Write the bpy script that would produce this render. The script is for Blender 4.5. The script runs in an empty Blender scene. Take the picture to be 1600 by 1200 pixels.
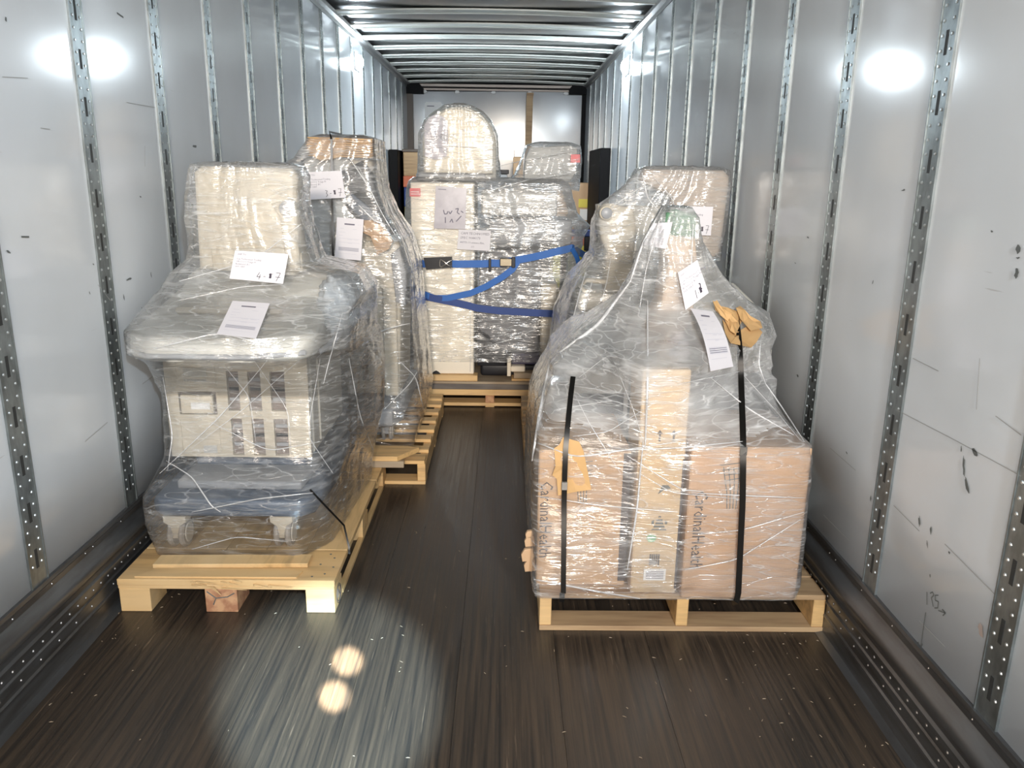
import bpy, bmesh, math, random
import numpy as np
from mathutils import Vector, Matrix
from mathutils.bvhtree import BVHTree
random.seed(7); rng = np.random.RandomState(5)
S = bpy.context.scene
COL = S.collection

# ------------------------------------------------------------------ camera, world, lights, exposure
PITCH, YAW, ROLL, FPX, CH = .2576, .0124, .0144, 1242.75, 1.497
fw = np.array([math.sin(YAW)*math.cos(PITCH), math.cos(YAW)*math.cos(PITCH), -math.sin(PITCH)])
rt = np.array([math.cos(YAW), -math.sin(YAW), 0.]); up = np.cross(rt, fw)
cr, sr = math.cos(ROLL), math.sin(ROLL)
rt, up = cr*rt+sr*up, -sr*rt+cr*up
cam = bpy.data.cameras.new('camera'); camo = bpy.data.objects.new('camera', cam); COL.objects.link(camo)
cam.sensor_width = 36; cam.lens = FPX/1600*36; cam.clip_start = .02; cam.clip_end = 60
M4 = Matrix.Identity(4)
for i in range(3):
    M4[i][0] = rt[i]; M4[i][1] = up[i]; M4[i][2] = -fw[i]
M4[2][3] = CH
camo.matrix_world = M4
S.camera = camo
CAMP = np.array([0, 0, CH])
S.view_settings.view_transform = 'Standard'; S.view_settings.look = 'None'
S.view_settings.gamma = 1; S.view_settings.use_curve_mapping = False
S.view_settings.exposure = 0.40

W = bpy.data.worlds.new('warehouse_air'); S.world = W; W.use_nodes = True
W.node_tree.nodes['Background'].inputs[0].default_value = (1.0, .93, .86, 1)
W.node_tree.nodes['Background'].inputs[1].default_value = .35

def light(name, kind, loc, target, energy, color, **kw):
    l = bpy.data.lights.new(name, kind); l.energy = energy; l.color = color
    for k, v in kw.items(): setattr(l, k, v)
    o = bpy.data.objects.new(name, l); COL.objects.link(o); o.location = loc
    d = Vector(target)-Vector(loc); o.rotation_euler = d.to_track_quat('-Z', 'Y').to_euler()
    return o
# swing-arm loading-dock lamp beside the right door post, and the warm hall behind the open doors
light('hall_lamp', 'SPOT', (.15, -6.0, 2.95), (-.05, 6.0, 1.15), 1900, (1.0, .88, .74), spot_size=.42, spot_blend=1., shadow_soft_size=.3)
light('dock_lamp', 'SPOT', (.80, -1.5, 2.45), (-.30, 3.0, 1.2), 270, (.72, .87, 1.0), spot_size=2.4, spot_blend=.5, shadow_soft_size=.07)
light('hall_light', 'AREA', (-.1, -1.7, 1.9), (-.1, 4.0, 1.2), 86, (1.0, .87, .74), shape='RECTANGLE', size=2.4, size_y=1.8)
for (tx, ty, e) in ((-.480, 2.216, 11), (-.485, 2.04, 10)):
    light('floor_spot_helper', 'SPOT', (.35, -.9, 2.3), (tx, ty, 0), e*1900, (1.0, .94, .78), spot_size=.027, spot_blend=.7, shadow_soft_size=.012)  # added narrow beams, only there to make the two bright floor spots
light('floor_patch_helper', 'SPOT', (.35, -.9, 2.3), (-.50, 2.06, 0), 3000, (.52, .79, 1.0), spot_size=.19, spot_blend=.55, shadow_soft_size=.02)  # added beam that lays the pale bluish patch on the floor

# ------------------------------------------------------------------ pixel helpers (rays of the surveyed camera)
def ray(px, py): return rt*(px-800)/FPX - up*(py-600)/FPX + fw
def at(px, py, Y):
    d = ray(px, py); return Vector(CAMP + d*Y/d[1])
def atx(px, py, X):
    d = ray(px, py); return Vector(CAMP + d*X/d[0])

# ------------------------------------------------------------------ materials
def mat(name, col=(.5,.5,.5), rough=.5, metal=0., spec=.5, noise=None, bump=None, emit=None, coat=0.):
    """noise=(scale xyz, colour2, lo, hi, detail)   bump=(scale xyz, strength, distance)"""
    m = bpy.data.materials.new(name); m.use_nodes = True; nt = m.node_tree; N = nt.nodes; L = nt.links
    b = N['Principled BSDF']; b.inputs['Base Color'].default_value = (*col, 1); b.inputs['Roughness'].default_value = rough
    b.inputs['Metallic'].default_value = metal; b.inputs['Specular IOR Level'].default_value = spec
    if coat: b.inputs['Coat Weight'].default_value = coat; b.inputs['Coat Roughness'].default_value = .08
    tc = N.new('ShaderNodeTexCoord')
    def tex(sc, det=4, ro=.55):
        mp = N.new('ShaderNodeMapping'); mp.inputs['Scale'].default_value = sc; L.new(tc.outputs['Object'], mp.inputs['Vector'])
        n = N.new('ShaderNodeTexNoise'); n.inputs['Scale'].default_value = 1; n.inputs['Detail'].default_value = det
        n.inputs['Roughness'].default_value = ro
        L.new(mp.outputs[0], n.inputs['Vector']); return n
    last = None
    if noise:
        for (sc, c2, lo, hi, det) in (noise if isinstance(noise, list) else [noise]):
            n = tex(sc, det); mr = N.new('ShaderNodeMapRange'); mr.inputs[1].default_value = lo; mr.inputs[2].default_value = hi
            L.new(n.outputs[0], mr.inputs[0])
            mx = N.new('ShaderNodeMix'); mx.data_type = 'RGBA'
            L.new(mr.outputs[0], mx.inputs[0])
            if last: L.new(last, mx.inputs[6])
            else: mx.inputs[6].default_value = (*col, 1)
            mx.inputs[7].default_value = (*c2, 1)
            last = mx.outputs[2]
        L.new(last, b.inputs['Base Color'])
    if bump:
        n = tex(bump[0], 3); bp = N.new('ShaderNodeBump'); bp.inputs['Strength'].default_value = bump[1]; bp.inputs['Distance'].default_value = bump[2]
        L.new(n.outputs[0], bp.inputs['Height']); L.new(bp.outputs[0], b.inputs['Normal'])
    if emit:
        b.inputs['Emission Color'].default_value = (*emit[0], 1); b.inputs['Emission Strength'].default_value = emit[1]
    return m

def film_mat(name, alpha, streak, tint=(.80, .81, .82), bumpd=.006, sc=(9, 9, 55), rough=.13, fres=.16):
    m = bpy.data.materials.new(name); m.use_nodes = True; nt = m.node_tree; N = nt.nodes; L = nt.links
    for n in list(N): N.remove(n)
    out = N.new('ShaderNodeOutputMaterial'); tc = N.new('ShaderNodeTexCoord')
    def tex(sc, det, rot=(0, 0, 0), dist=0.):
        mp = N.new('ShaderNodeMapping'); mp.inputs['Scale'].default_value = sc; mp.inputs['Rotation'].default_value = rot
        L.new(tc.outputs['Object'], mp.inputs['Vector'])
        n = N.new('ShaderNodeTexNoise'); n.inputs['Scale'].default_value = 1; n.inputs['Detail'].default_value = det
        n.inputs['Distortion'].default_value = dist
        L.new(mp.outputs[0], n.inputs['Vector']); return n.outputs[0]
    def math_(op, a, b):
        n = N.new('ShaderNodeMath'); n.operation = op
        for i, v in enumerate((a, b)):
            if isinstance(v, (int, float)): n.inputs[i].default_value = v
            else: L.new(v, n.inputs[i])
        return n.outputs[0]
    def mr(v, lo, hi, a=0., b=1.):
        n = N.new('ShaderNodeMapRange'); n.inputs[1].default_value = lo; n.inputs[2].default_value = hi
        n.inputs[3].default_value = a; n.inputs[4].default_value = b; L.new(v, n.inputs[0]); return n.outputs[0]
    n1 = tex(sc, 3, (0, .22, 0), .2); n2 = tex((sc[0]*.55, sc[1]*.55, sc[2]*.8), 3, (0, -.6, .3), .25); n3 = tex((5, 5, 7), 2)
    def ridge(v, w): return mr(math_('ABSOLUTE', math_('SUBTRACT', v, .5), 0), 0, w, 1, 0)
    ra = ridge(tex((3.5, 3.5, 20), 2, (.1, .5, 0), .12), .010); rb = ridge(tex((3, 3, 17), 2, (0, -.75, .4), .15), .012)
    rc = ridge(tex((5, 5, 34), 1, (0, .12, .2), .08), .022); cr_ = tex((70, 70, 150), 2, (0, .5, 0), 0)
    rid = math_('ADD', math_('ADD', ra, rb), math_('MULTIPLY', rc, .6))
    h = math_('ADD', math_('ADD', math_('MULTIPLY', n1, .6), math_('MULTIPLY', n2, .55)), math_('ADD', math_('MULTIPLY', rid, .14), math_('MULTIPLY', cr_, .16)))
    bp = N.new('ShaderNodeBump'); bp.inputs['Strength'].default_value = 1; bp.inputs['Distance'].default_value = bumpd
    L.new(h, bp.inputs['Height'])
    # thin highlights painted in as ridge lines; streaks of doubled film carry more haze
    s2 = mr(n1, .52, .74)
    a = math_('ADD', math_('ADD', math_('MULTIPLY', rid, streak*.9), math_('MULTIPLY', s2, streak*.8)), mr(n3, .35, .65, alpha*.4, alpha*1.5))
    a = math_('MINIMUM', a, .92)
    lw = N.new('ShaderNodeLayerWeight'); lw.inputs['Blend'].default_value = .35
    a = math_('MINIMUM', math_('ADD', a, math_('MULTIPLY', lw.outputs['Facing'], alpha*1.1)), .95)
    tr = N.new('ShaderNodeBsdfTransparent'); tr.inputs[0].default_value = (.97, .975, .98, 1)
    df = N.new('ShaderNodeBsdfDiffuse'); df.inputs[0].default_value = (*tint, 1); L.new(bp.outputs[0], df.inputs['Normal'])
    tl = N.new('ShaderNodeBsdfTranslucent'); tl.inputs[0].default_value = (*tint, 1)
    dm = N.new('ShaderNodeMixShader'); dm.inputs[0].default_value = .25; L.new(df.outputs[0], dm.inputs[1]); L.new(tl.outputs[0], dm.inputs[2])
    m1 = N.new('ShaderNodeMixShader'); L.new(a, m1.inputs[0]); L.new(tr.outputs[0], m1.inputs[1]); L.new(dm.outputs[0], m1.inputs[2])
    gl = N.new('ShaderNodeBsdfGlossy'); gl.inputs['Roughness'].default_value = rough; gl.inputs[0].default_value = (1, 1, 1, 1)
    L.new(bp.outputs[0], gl.inputs['Normal'])
    fr = N.new('ShaderNodeFresnel'); fr.inputs[0].default_value = 1.5; L.new(bp.outputs[0], fr.inputs['Normal'])
    f = math_('MINIMUM', math_('ADD', math_('MULTIPLY', fr.outputs[0], 1.3), fres-.05), .8)
    m2 = N.new('ShaderNodeMixShader'); L.new(f, m2.inputs[0]); L.new(m1.outputs[0], m2.inputs[1]); L.new(gl.outputs[0], m2.inputs[2])
    L.new(m2.outputs[0], out.inputs[0])
    return m

MT = dict(
 wall=mat('painted_liner', (.75,.78,.81), .14, noise=[((2,2,1.2),(.69,.72,.745),.35,.7,3),((9,3,42),(.45,.45,.44),.715,.80,5)], spec=.55, bump=((1.1,1.1,1.1),.06,.02)),
 strip=mat('galvanised', (.30,.33,.335), .36, .75, noise=((30,30,14),(.20,.22,.22),.4,.65,3)),
 rivet=mat('rivet_metal', (.62,.65,.66), .28, .8),
 slot=mat('slot_dark', (.03,.032,.032), .6),
 scuff=mat('scuff_steel', (.16,.165,.17), .32, .7, noise=((8,3,30),(.09,.085,.08),.4,.7,4)),
 scuffriv=mat('scuff_rivet', (.20,.19,.18), .35, .7),
 rail=mat('top_rail', (.30,.30,.30), .35, .75),
 roof=mat('roof_sheet', (.30,.305,.31), .30, .85),
 bow=mat('roof_bow', (.74,.76,.72), .28, .25, noise=((3,14,3),(.62,.64,.60),.4,.7,3)),
 black=mat('black_metal', (.004,.004,.005), .6, spec=.15),
 front=mat('front_wall', (.40,.41,.43), .17, noise=[((1.5,1,1.5),(.35,.36,.38),.4,.7,3),((14,3,20),(.25,.25,.25),.72,.8,4)], spec=.6),
 post=mat('post_brown', (.11,.085,.07), .5),
 header=mat('header', (.32,.27,.24), .4, .3),
 white=mat('white_plain', (.8,.8,.8), .4),
 wood=mat('pine', (.72,.46,.20), .55, noise=[((3,26,26),(.50,.31,.14),.45,.64,4),((1.4,4,4),(.78,.55,.29),.45,.75,2)], bump=((4,40,40),.3,.002)),
 woody=mat('pine_lengthwise', (.70,.46,.21), .55, noise=[((26,3,26),(.48,.31,.14),.45,.64,4),((4,1.4,4),(.76,.55,.30),.45,.75,2)], bump=((40,4,40),.3,.002)),
 oldwood=mat('old_wood', (.50,.34,.19), .6, noise=[((3,30,30),(.32,.20,.11),.4,.72,4)], bump=((4,40,40),.4,.002)),
 greywood=mat('grey_wood', (.16,.14,.125), .65, noise=((4,30,30),(.10,.085,.08),.4,.7,4)),
 tanwood=mat('tan_board', (.38,.30,.21), .6, noise=((3,30,30),(.30,.22,.15),.4,.7,4)),
 redwood=mat('red_block', (.42,.20,.11), .6, noise=((30,30,30),(.62,.36,.20),.4,.6,4)),
 beige=mat('beige_plastic', (.62,.56,.455), .38, noise=((2,2,2),(.58,.52,.42),.4,.7,2)),
 beigeg=mat('grey_beige', (.52,.50,.445), .4),
 cream=mat('cream_panel', (.84,.77,.65), .4, bump=((6,6,50),.25,.004)),
 greyp=mat('grey_plastic', (.33,.34,.36), .4),
 midg=mat('mid_grey', (.50,.50,.485), .4), deckg=mat('deck_grey', (.66,.645,.59), .45), beige_shade=mat('shaded_beige_plastic', (.46,.38,.31), .45), tanp=mat('tan_plastic', (.62,.46,.33), .45), bubble=mat('bubble_bundle', (.52,.56,.60), .25, bump=((40,40,40),.8,.006)), darkg=mat('dark_grey', (.13,.13,.14), .4),
 blueg=mat('blue_grey', (.085,.115,.165), .4),
 dark=mat('dark_plastic', (.018,.018,.022), .4, spec=.3),
 brownin=mat('vent_inside', (.20,.16,.14), .6),
 purple=mat('purple_plastic', (.045,.04,.09), .5),
 tyre=mat('caster_tyre', (.40,.37,.34), .5),
 wheelw=mat('caster_cream', (.72,.68,.6), .45),
 card=mat('cardboard', (.56,.37,.22), .7, noise=[((5,5,1.5),(.50,.325,.19),.4,.7,3)], bump=((2,2,90),.12,.002)),
 card2=mat('pink_cardboard', (.56,.37,.235), .7, noise=((4,4,1.5),(.50,.325,.20),.4,.7,3), bump=((2,2,90),.12,.002)),
 cardt=mat('tan_cardboard', (.55,.34,.15), .75, noise=((8,8,8),(.48,.29,.12),.4,.7,3)),
 kraft=mat('yellow_kraft', (.64,.48,.30), .65, noise=((3,3,5),(.56,.41,.25),.4,.7,3)),
 strap=mat('black_strap', (.006,.0055,.005), .3, spec=.3),
 blue=mat('blue_webbing', (.02,.13,.46), .55, bump=((200,200,200),.2,.001)),
 blued=mat('navy_webbing', (.015,.05,.22), .55),
 chrome=mat('hook_metal', (.65,.62,.58), .25, 1.),
 brass=mat('ratchet_metal', (.22,.19,.14), .35, .9),
 paper=mat('paper', (.72,.70,.74), .6),
 greypaper=mat('grey_paper', (.36,.34,.39), .35, noise=((9,9,9),(.46,.44,.49),.4,.7,3)),
 ink=mat('ink', (.16,.15,.20), .6), inkg=mat('grey_print', (.62,.61,.67), .6), pen=mat('pen', (.05,.04,.06), .5),
 stamp=mat('box_print', (.07,.055,.055), .6), tealink=mat('teal_print', (.12,.13,.125), .6),
 red=mat('red_sticker', (.75,.09,.10), .4), green=mat('green_sticker', (.22,.50,.30), .5), greend=mat('green_foam', (.10,.22,.13), .5),
 orange=mat('orange_red', (.62,.16,.08), .5), yellow=mat('yellow_label', (.75,.62,.08), .5), olive=mat('olive_tote', (.20,.18,.07), .5),
 mark=mat('scuff_mark', (.13,.14,.135), .6), markl=mat('light_scuff', (.40,.40,.39), .6), brownm=mat('tape_residue', (.45,.36,.32), .6),
 lampm=mat('lamp_lens', (1,1,1), .3, emit=((.80,.92,1.0), 380)),
 foldm=None,
)
# scratch the stray gloss of the floor: boards of laminated strips, streaked along the trailer
def floor_mat(name, seed):
    m = bpy.data.materials.new(name); m.use_nodes = True; N = m.node_tree.nodes; L = m.node_tree.links; b = N['Principled BSDF']
    tc = N.new('ShaderNodeTexCoord')
    def tx(sc, det, off):
        mp = N.new('ShaderNodeMapping'); mp.inputs['Scale'].default_value = sc; mp.inputs['Location'].default_value = (off, seed, 0)
        L.new(tc.outputs['Object'], mp.inputs[0]); n = N.new('ShaderNodeTexNoise'); n.inputs['Scale'].default_value = 1; n.inputs['Detail'].default_value = det; n.inputs['Roughness'].default_value = .65
        L.new(mp.outputs[0], n.inputs[0]); return n
    a = tx((75, 1.5, 1), 7, seed*.3); r = N.new('ShaderNodeValToRGB'); L.new(a.outputs[0], r.inputs[0])
    e = r.color_ramp.elements; e[0].position = .38; e[0].color = (.026,.022,.019,1); e[1].position = .64; e[1].color = (.074,.052,.035,1)
    c = tx((90, 3.2, 1), 4, seed*2); r2 = N.new('ShaderNodeMapRange'); r2.inputs[1].default_value = .62; r2.inputs[2].default_value = .74; L.new(c.outputs[0], r2.inputs[0])
    mx = N.new('ShaderNodeMix'); mx.data_type = 'RGBA'; L.new(r2.outputs[0], mx.inputs[0]); L.new(r.outputs[0], mx.inputs[6]); mx.inputs[7].default_value = (.15,.105,.07,1)
    d = tx((3.2, .5, 1), 3, 5); r3 = N.new('ShaderNodeMapRange'); r3.inputs[1].default_value = .35; r3.inputs[2].default_value = .7; L.new(d.outputs[0], r3.inputs[0])
    mx2 = N.new('ShaderNodeMix'); mx2.data_type = 'RGBA'; mx2.blend_type = 'MULTIPLY'; mx2.inputs[0].default_value = 1; L.new(mx.outputs[2], mx2.inputs[6])
    r4 = N.new('ShaderNodeMapRange'); r4.inputs[1].default_value = .3; r4.inputs[2].default_value = .7; r4.inputs[3].default_value = .78; r4.inputs[4].default_value = 1.12; L.new(d.outputs[0], r4.inputs[0])
    L.new(r4.outputs[0], mx2.inputs[7]); L.new(mx2.outputs[2], b.inputs['Base Color'])
    r5 = N.new('ShaderNodeMapRange'); r5.inputs[1].default_value = .3; r5.inputs[2].default_value = .7; r5.inputs[3].default_value = .27; r5.inputs[4].default_value = .5; L.new(a.outputs[0], r5.inputs[0])
    L.new(r5.outputs[0], b.inputs['Roughness'])
    bp = N.new('ShaderNodeBump'); bp.inputs['Strength'].default_value = .5; bp.inputs['Distance'].default_value = .002; L.new(a.outputs[0], bp.inputs['Height']); L.new(bp.outputs[0], b.inputs['Normal'])
    return m
FL = [floor_mat('floor_wood_%d' % i, 3.7*i+1) for i in range(3)]
MT['film'] = film_mat('stretch_film', .16, .34, sc=(10, 10, 64), bumpd=.006, rough=.12, fres=.09)
MT['film_milk'] = film_mat('stretch_film_dense', .30, .34, sc=(9, 9, 50), bumpd=.0055, rough=.13, fres=.08)
MT['film_grey'] = film_mat('stretch_film_tight', .13, .34, sc=(7, 7, 75), bumpd=.005, rough=.17, fres=.06)
MT['film_box'] = film_mat('stretch_film_over_boxes', .11, .32, sc=(9, 9, 58), bumpd=.0055, rough=.12, fres=.08)
MT['film_clear'] = film_mat('stretch_film_clear', .07, .26, sc=(10, 10, 60), bumpd=.006, rough=.12, fres=.07)
MT['foldm'] = film_mat('film_rope', .72, .3, tint=(.85,.86,.88))

# ------------------------------------------------------------------ mesh helpers
class MB:
    def __init__(s): s.v = []; s.f = []; s.sm = False
    def add(s, vs, fs):
        o = len(s.v); s.v += [tuple(p) for p in vs]; s.f += [tuple(i+o for i in f) for f in fs]; return s
    def box(s, x0, x1, y0, y1, z0, z1, b=0.):
        if x1 < x0: x0, x1 = x1, x0
        if b <= 0:
            return s.add([(x, y, z) for z in (z0, z1) for (x, y) in ((x0,y0),(x1,y0),(x1,y1),(x0,y1))],
                         [(3,2,1,0),(4,5,6,7),(0,1,5,4),(1,2,6,5),(2,3,7,6),(3,0,4,7)])
        bm = bmesh.new(); bmesh.ops.create_cube(bm, size=1)
        for v in bm.verts: v.co = Vector(((x0+x1)/2+v.co.x*(x1-x0), (y0+y1)/2+v.co.y*(y1-y0), (z0+z1)/2+v.co.z*(z1-z0)))
        bmesh.ops.bevel(bm, geom=bm.edges[:], offset=b, segments=3 if b > .012 else 1, affect='EDGES', profile=.5)
        return s.bm(bm)
    def bm(s, bm):
        bm.verts.index_update(); s.add([v.co[:] for v in bm.verts], [[v.index for v in f.verts] for f in bm.faces]); bm.free(); return s
    def prism(s, pts, axis, a0, a1, b=0.):
        """pts 2D outline in the two other axes; extruded on axis 0/1/2"""
        n = len(pts)
        def P(p, a):
            q = list(p); q.insert(axis, a); return tuple(q)
        bm = bmesh.new(); lo = [bm.verts.new(P(p, a0)) for p in pts]; hi = [bm.verts.new(P(p, a1)) for p in pts]
        bm.faces.new(lo); bm.faces.new(hi[::-1])
        for i in range(n): bm.faces.new((lo[i], hi[i], hi[(i+1) % n], lo[(i+1) % n]))
        bmesh.ops.recalc_face_normals(bm, faces=bm.faces[:])
        if b > 0:
            ed = [e for e in bm.edges if len(e.link_faces) == 2 and any(f.calc_area() > 0 and len(f.verts) == n for f in e.link_faces)]
            bmesh.ops.bevel(bm, geom=ed, offset=b, segments=2, affect='EDGES', profile=.5)
        return s.bm(bm)
    def cyl(s, c, r, h, axis=2, n=20, r2=None, b=0.):
        r2 = r if r2 is None else r2; prof = [(r, -h/2), (r2, h/2)]
        if b: prof = [(r-b, -h/2), (r, -h/2+b), (r2, h/2-b), (r2-b, h/2)]
        vs = []; 
        for (rr, hh) in prof:
            for k in range(n):
                a = 2*math.pi*k/n; p = [rr*math.cos(a), rr*math.sin(a)]; p.insert(axis, hh); vs.append((c[0]+p[0], c[1]+p[1], c[2]+p[2]))
        fs = [tuple(range(n))[::-1], tuple(range((len(prof)-1)*n, len(prof)*n))]
        for j in range(len(prof)-1):
            for k in range(n): fs.append((j*n+k, j*n+(k+1) % n, (j+1)*n+(k+1) % n, (j+1)*n+k))
        return s.add(vs, fs)
    def tube(s, pts, r, n=8):
        pts = [Vector(p) for p in pts]; vs = []; m = len(pts)
        for i, p in enumerate(pts):
            t = (pts[min(i+1, m-1)]-pts[max(i-1, 0)]).normalized(); a = t.orthogonal().normalized() if i == 0 else (a-t*a.dot(t)).normalized()
            bb = t.cross(a); rr = r[i] if isinstance(r, (list, tuple)) else r
            for k in range(n): q = 2*math.pi*k/n; vs.append(tuple(p+a*rr*math.cos(q)+bb*rr*math.sin(q)))
        fs = [tuple(range(n))[::-1], tuple(range((m-1)*n, m*n))]
        for j in range(m-1):
            for k in range(n): fs.append((j*n+k, j*n+(k+1) % n, (j+1)*n+(k+1) % n, (j+1)*n+k))
        return s.add(vs, fs)
    def build(s, name, m, parent=None, smooth=None, kind=None):
        me = bpy.data.meshes.new(name); me.from_pydata(s.v, [], s.f); me.materials.append(m)
        bm = bmesh.new(); bm.from_mesh(me); bmesh.ops.recalc_face_normals(bm, faces=bm.faces[:]); bm.to_mesh(me); bm.free()
        if smooth is not None:
            me.polygons.foreach_set('use_smooth', [True]*len(me.polygons)); me.set_sharp_from_angle(angle=math.radians(smooth))
        o = bpy.data.objects.new(name, me); COL.objects.link(o)
        if parent is not None: o.parent = parent
        if kind: o['kind'] = kind
        return o
def B(*a): return MB().box(*a)
def thing(name, label, cat, loc=(0,0,0), group=None):
    o = bpy.data.objects.new(name, None); COL.objects.link(o); o.location = loc; o.empty_display_size = .1
    return tag(o, label, cat, group)
def tag(o, label, cat, group=None):
    o['label'] = label; o['category'] = cat
    if group: o['group'] = group
    return o
def rebase(root):
    """put an empty root at the foot of its parts, parts keep their place"""
    lo = [1e9]*3; hi = [-1e9]*3
    for c in root.children:
        if c.type == 'MESH':
            for v in c.data.vertices:
                for i in range(3): lo[i] = min(lo[i], v.co[i]); hi[i] = max(hi[i], v.co[i])
    p = Vector(((lo[0]+hi[0])/2, (lo[1]+hi[1])/2, lo[2])); root.location = p
    for c in root.children: c.location = -p

# ------------------------------------------------------------------ the trailer shell
XL, XR, YE, YF, H, SC = -1.3755, 1.1245, -.75, 11.8, 2.692, .286
floor = B(XL-.05, XR+.05, YE, YF+.1, -.06, -.03).build('floor', MT['black']); floor['kind'] = 'structure'
pw = (1.109+1.364)/8
for i in range(8):
    x0 = -1.364+i*pw
    B(x0+.0003, x0+pw-.0003, YE, YF, -.03, 0., .0004).build('plank', FL[i % 3], floor)
deb = MB()
for k in range(230):
    x = rng.uniform(-1.3, 1.08); y = rng.uniform(1.4, 3.2)
    if k < 90: x = rng.uniform(.7, 1.08)
    elif k < 120: x = rng.uniform(-1.34, -1.15)
    a = rng.uniform(0, 3.1); l = rng.uniform(.002, .007); w = rng.uniform(.0006, .0015)
    c, s_ = math.cos(a)*l, math.sin(a)*l; u, v = -math.sin(a)*w, math.cos(a)*w
    deb.add([(x-c-u, y-s_-v, .001), (x+c-u, y+s_-v, .001), (x+c+u, y+s_+v, .001), (x-c+u, y-s_+v, .001), (x, y, .003)], [(0,1,2,3),(0,1,4),(1,2,4),(2,3,4),(3,0,4)])
deb.build('wood_chips', MT['tanwood'], floor, kind='stuff')

def dome(mb, c, r, h, axisx, n=6):
    """rivet head: centre c, pointing +-x"""
    vs = [(c[0], c[1]+r*math.cos(2*math.pi*k/n), c[2]+r*math.sin(2*math.pi*k/n)) for k in range(n)]
    vs += [(c[0]+axisx*h*.75, c[1]+r*.6*math.cos(2*math.pi*k/n), c[2]+r*.6*math.sin(2*math.pi*k/n)) for k in range(n)]
    fs = [(k, (k+1) % n, n+(k+1) % n, n+k) for k in range(n)]+[tuple(range(n, 2*n))]
    mb.add(vs, fs)
def side_wall(name, X, sg, Y0):
    # sg: direction of the room
    w = B(X-sg*.05, X-sg*.02, YE, YF, 0, H+.03).build(name, MT['wall']); w['kind'] = 'structure'
    ks = [k for k in range(-6, 17) if YE+.1 < Y0+k*.6018 < YF-.03]
    ys = [Y0+k*.6018 for k in ks]; eds = [YE]+ys+[YF]
    for a, b in zip(eds[:-1], eds[1:]):
        m = MB(); n = 12; vs = []; amp = rng.uniform(.0015, .003)
        for j in range(n+1):
            t = j/n; y = a+(b-a)*t; d = amp*math.sin(math.pi*t)**.8+.002
            for z in np.linspace(SC-.03, H-.01, 7): vs.append((X+sg*(d+rng.normal()*.00004), y, z))
        fs = [(j*7+k, (j+1)*7+k, (j+1)*7+k+1, j*7+k+1) for j in range(n) for k in range(6)]
        o = MB().add(vs, fs).build('wall_panel', MT['wall'], w, smooth=60)
        if (o.data.polygons[0].normal.x > 0) != (sg > 0):
            o.data.flip_normals()
        sol = o.modifiers.new('t', 'SOLIDIFY'); sol.thickness = .004; sol.offset = -1
    for y in ys:
        p = MB(); hw = .043
        p.box(X, X+sg*.0065, y-hw, y+hw, SC-.02, H-.02)
        if y < 7: p.box(X+sg*.0065, X+sg*.009, y-hw, y-hw+.004, SC-.02, H-.02).box(X+sg*.0065, X+sg*.009, y+hw-.004, y+hw, SC-.02, H-.02)
        po = p.build('slotted_post', MT['strip'], w)
        sl = MB(); rv = MB(); z = 1.691-.1455*9
        while z < H-.06:
            sl.box(X+sg*.0065, X+sg*.0073, y-.0065, y+.0065, z-.03, z+.03)
            z += .1455
        sl.build('slot', MT['slot'], po, kind='stuff')
        z = 1.691-.1455*9-.018
        while z < H-.03:
            for dy in (-.023, .023): dome(rv, (X+sg*.0064, y+dy, z), .0052, .0035, sg)
            z += .036375
        rv.build('rivet', MT['rivet'], po, kind='stuff')
    return w
wall_l = side_wall('wall_left', XL, 1, 2.753)
wall_r = side_wall('wall_right', XR, -1, 2.165)

def scuff(name, X, sg, xf):
    prof = [(-.005,.300),(.014,.300),(.016,.288),(.010,.280),(.010,.262),(.020,.250),(.036,.236),(.042,.222),(.040,.208),(.028,.196),(.022,.186),(.022,.172),(.030,.166),(.030,.160),(.022,.154),(.020,.120),(.025,.116),(.025,.112),(.020,.108),(.020,.072),(.026,.068),(.026,.062),(.022,.056),(.024,.006),(.050,.001),(-.005,.001)]
    o = MB().prism([(X+sg*a, z) for a, z in prof], 1, YE, YF-.02).build(name, MT['scuff'], smooth=35); o['kind'] = 'structure'
    rv = MB(); y = YE+.05
    while y < 8:
        dome(rv, (X+sg*.021, y, .138), .0055, .004, sg); dome(rv, (X+sg*.020, y+.03, .090), .0045, .0035, sg) if int(y*20) % 2 else None
        dome(rv, (X+sg*.010, y*1., .272), .0035, .003, sg) if int(y*20) % 4 == 0 else None
        y += .05
    rv.build('rivet', MT['scuffriv'], o, kind='stuff')
scuff('baseboard_left', XL, 1, -1.364); scuff('baseboard_right', XR, -1, 1.109)

ceil = B(XL-.04, XR+.04, YE, YF+.05, H+.055, H+.075).build('ceiling', MT['roof']); ceil['kind'] = 'structure'
def bow(y):
    # hat-section roof bow, slightly crowned, two pale flanges with a dark web between
    m = MB(); nx = 14; prof = [(-.085,.0),(-.085,-.012),(-.030,-.020),(-.022,.004),(.022,.004),(.030,-.020),(.085,-.012),(.085,.0),(.03,.012),(-.03,.012)]
    n = len(prof); vs = []
    for i in range(nx+1):
        t = i/nx; x = XL+.03+(XR-XL-.06)*t; cz = H+.020+.028*(1-(2*t-1)**2)
        vs += [(x, y+a, cz+b) for a, b in prof]
    fs = [(i*n+k, i*n+(k+1) % n, (i+1)*n+(k+1) % n, (i+1)*n+k) for i in range(nx) for k in range(n)]
    fs += [tuple(range(n)), tuple(range(nx*n, nx*n+n))]
    return m.add(vs, fs)
y = -.4
while y < YF-.1:
    bow(y).build('roof_bow', MT['bow'], ceil, smooth=30); y += .5995
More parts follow.
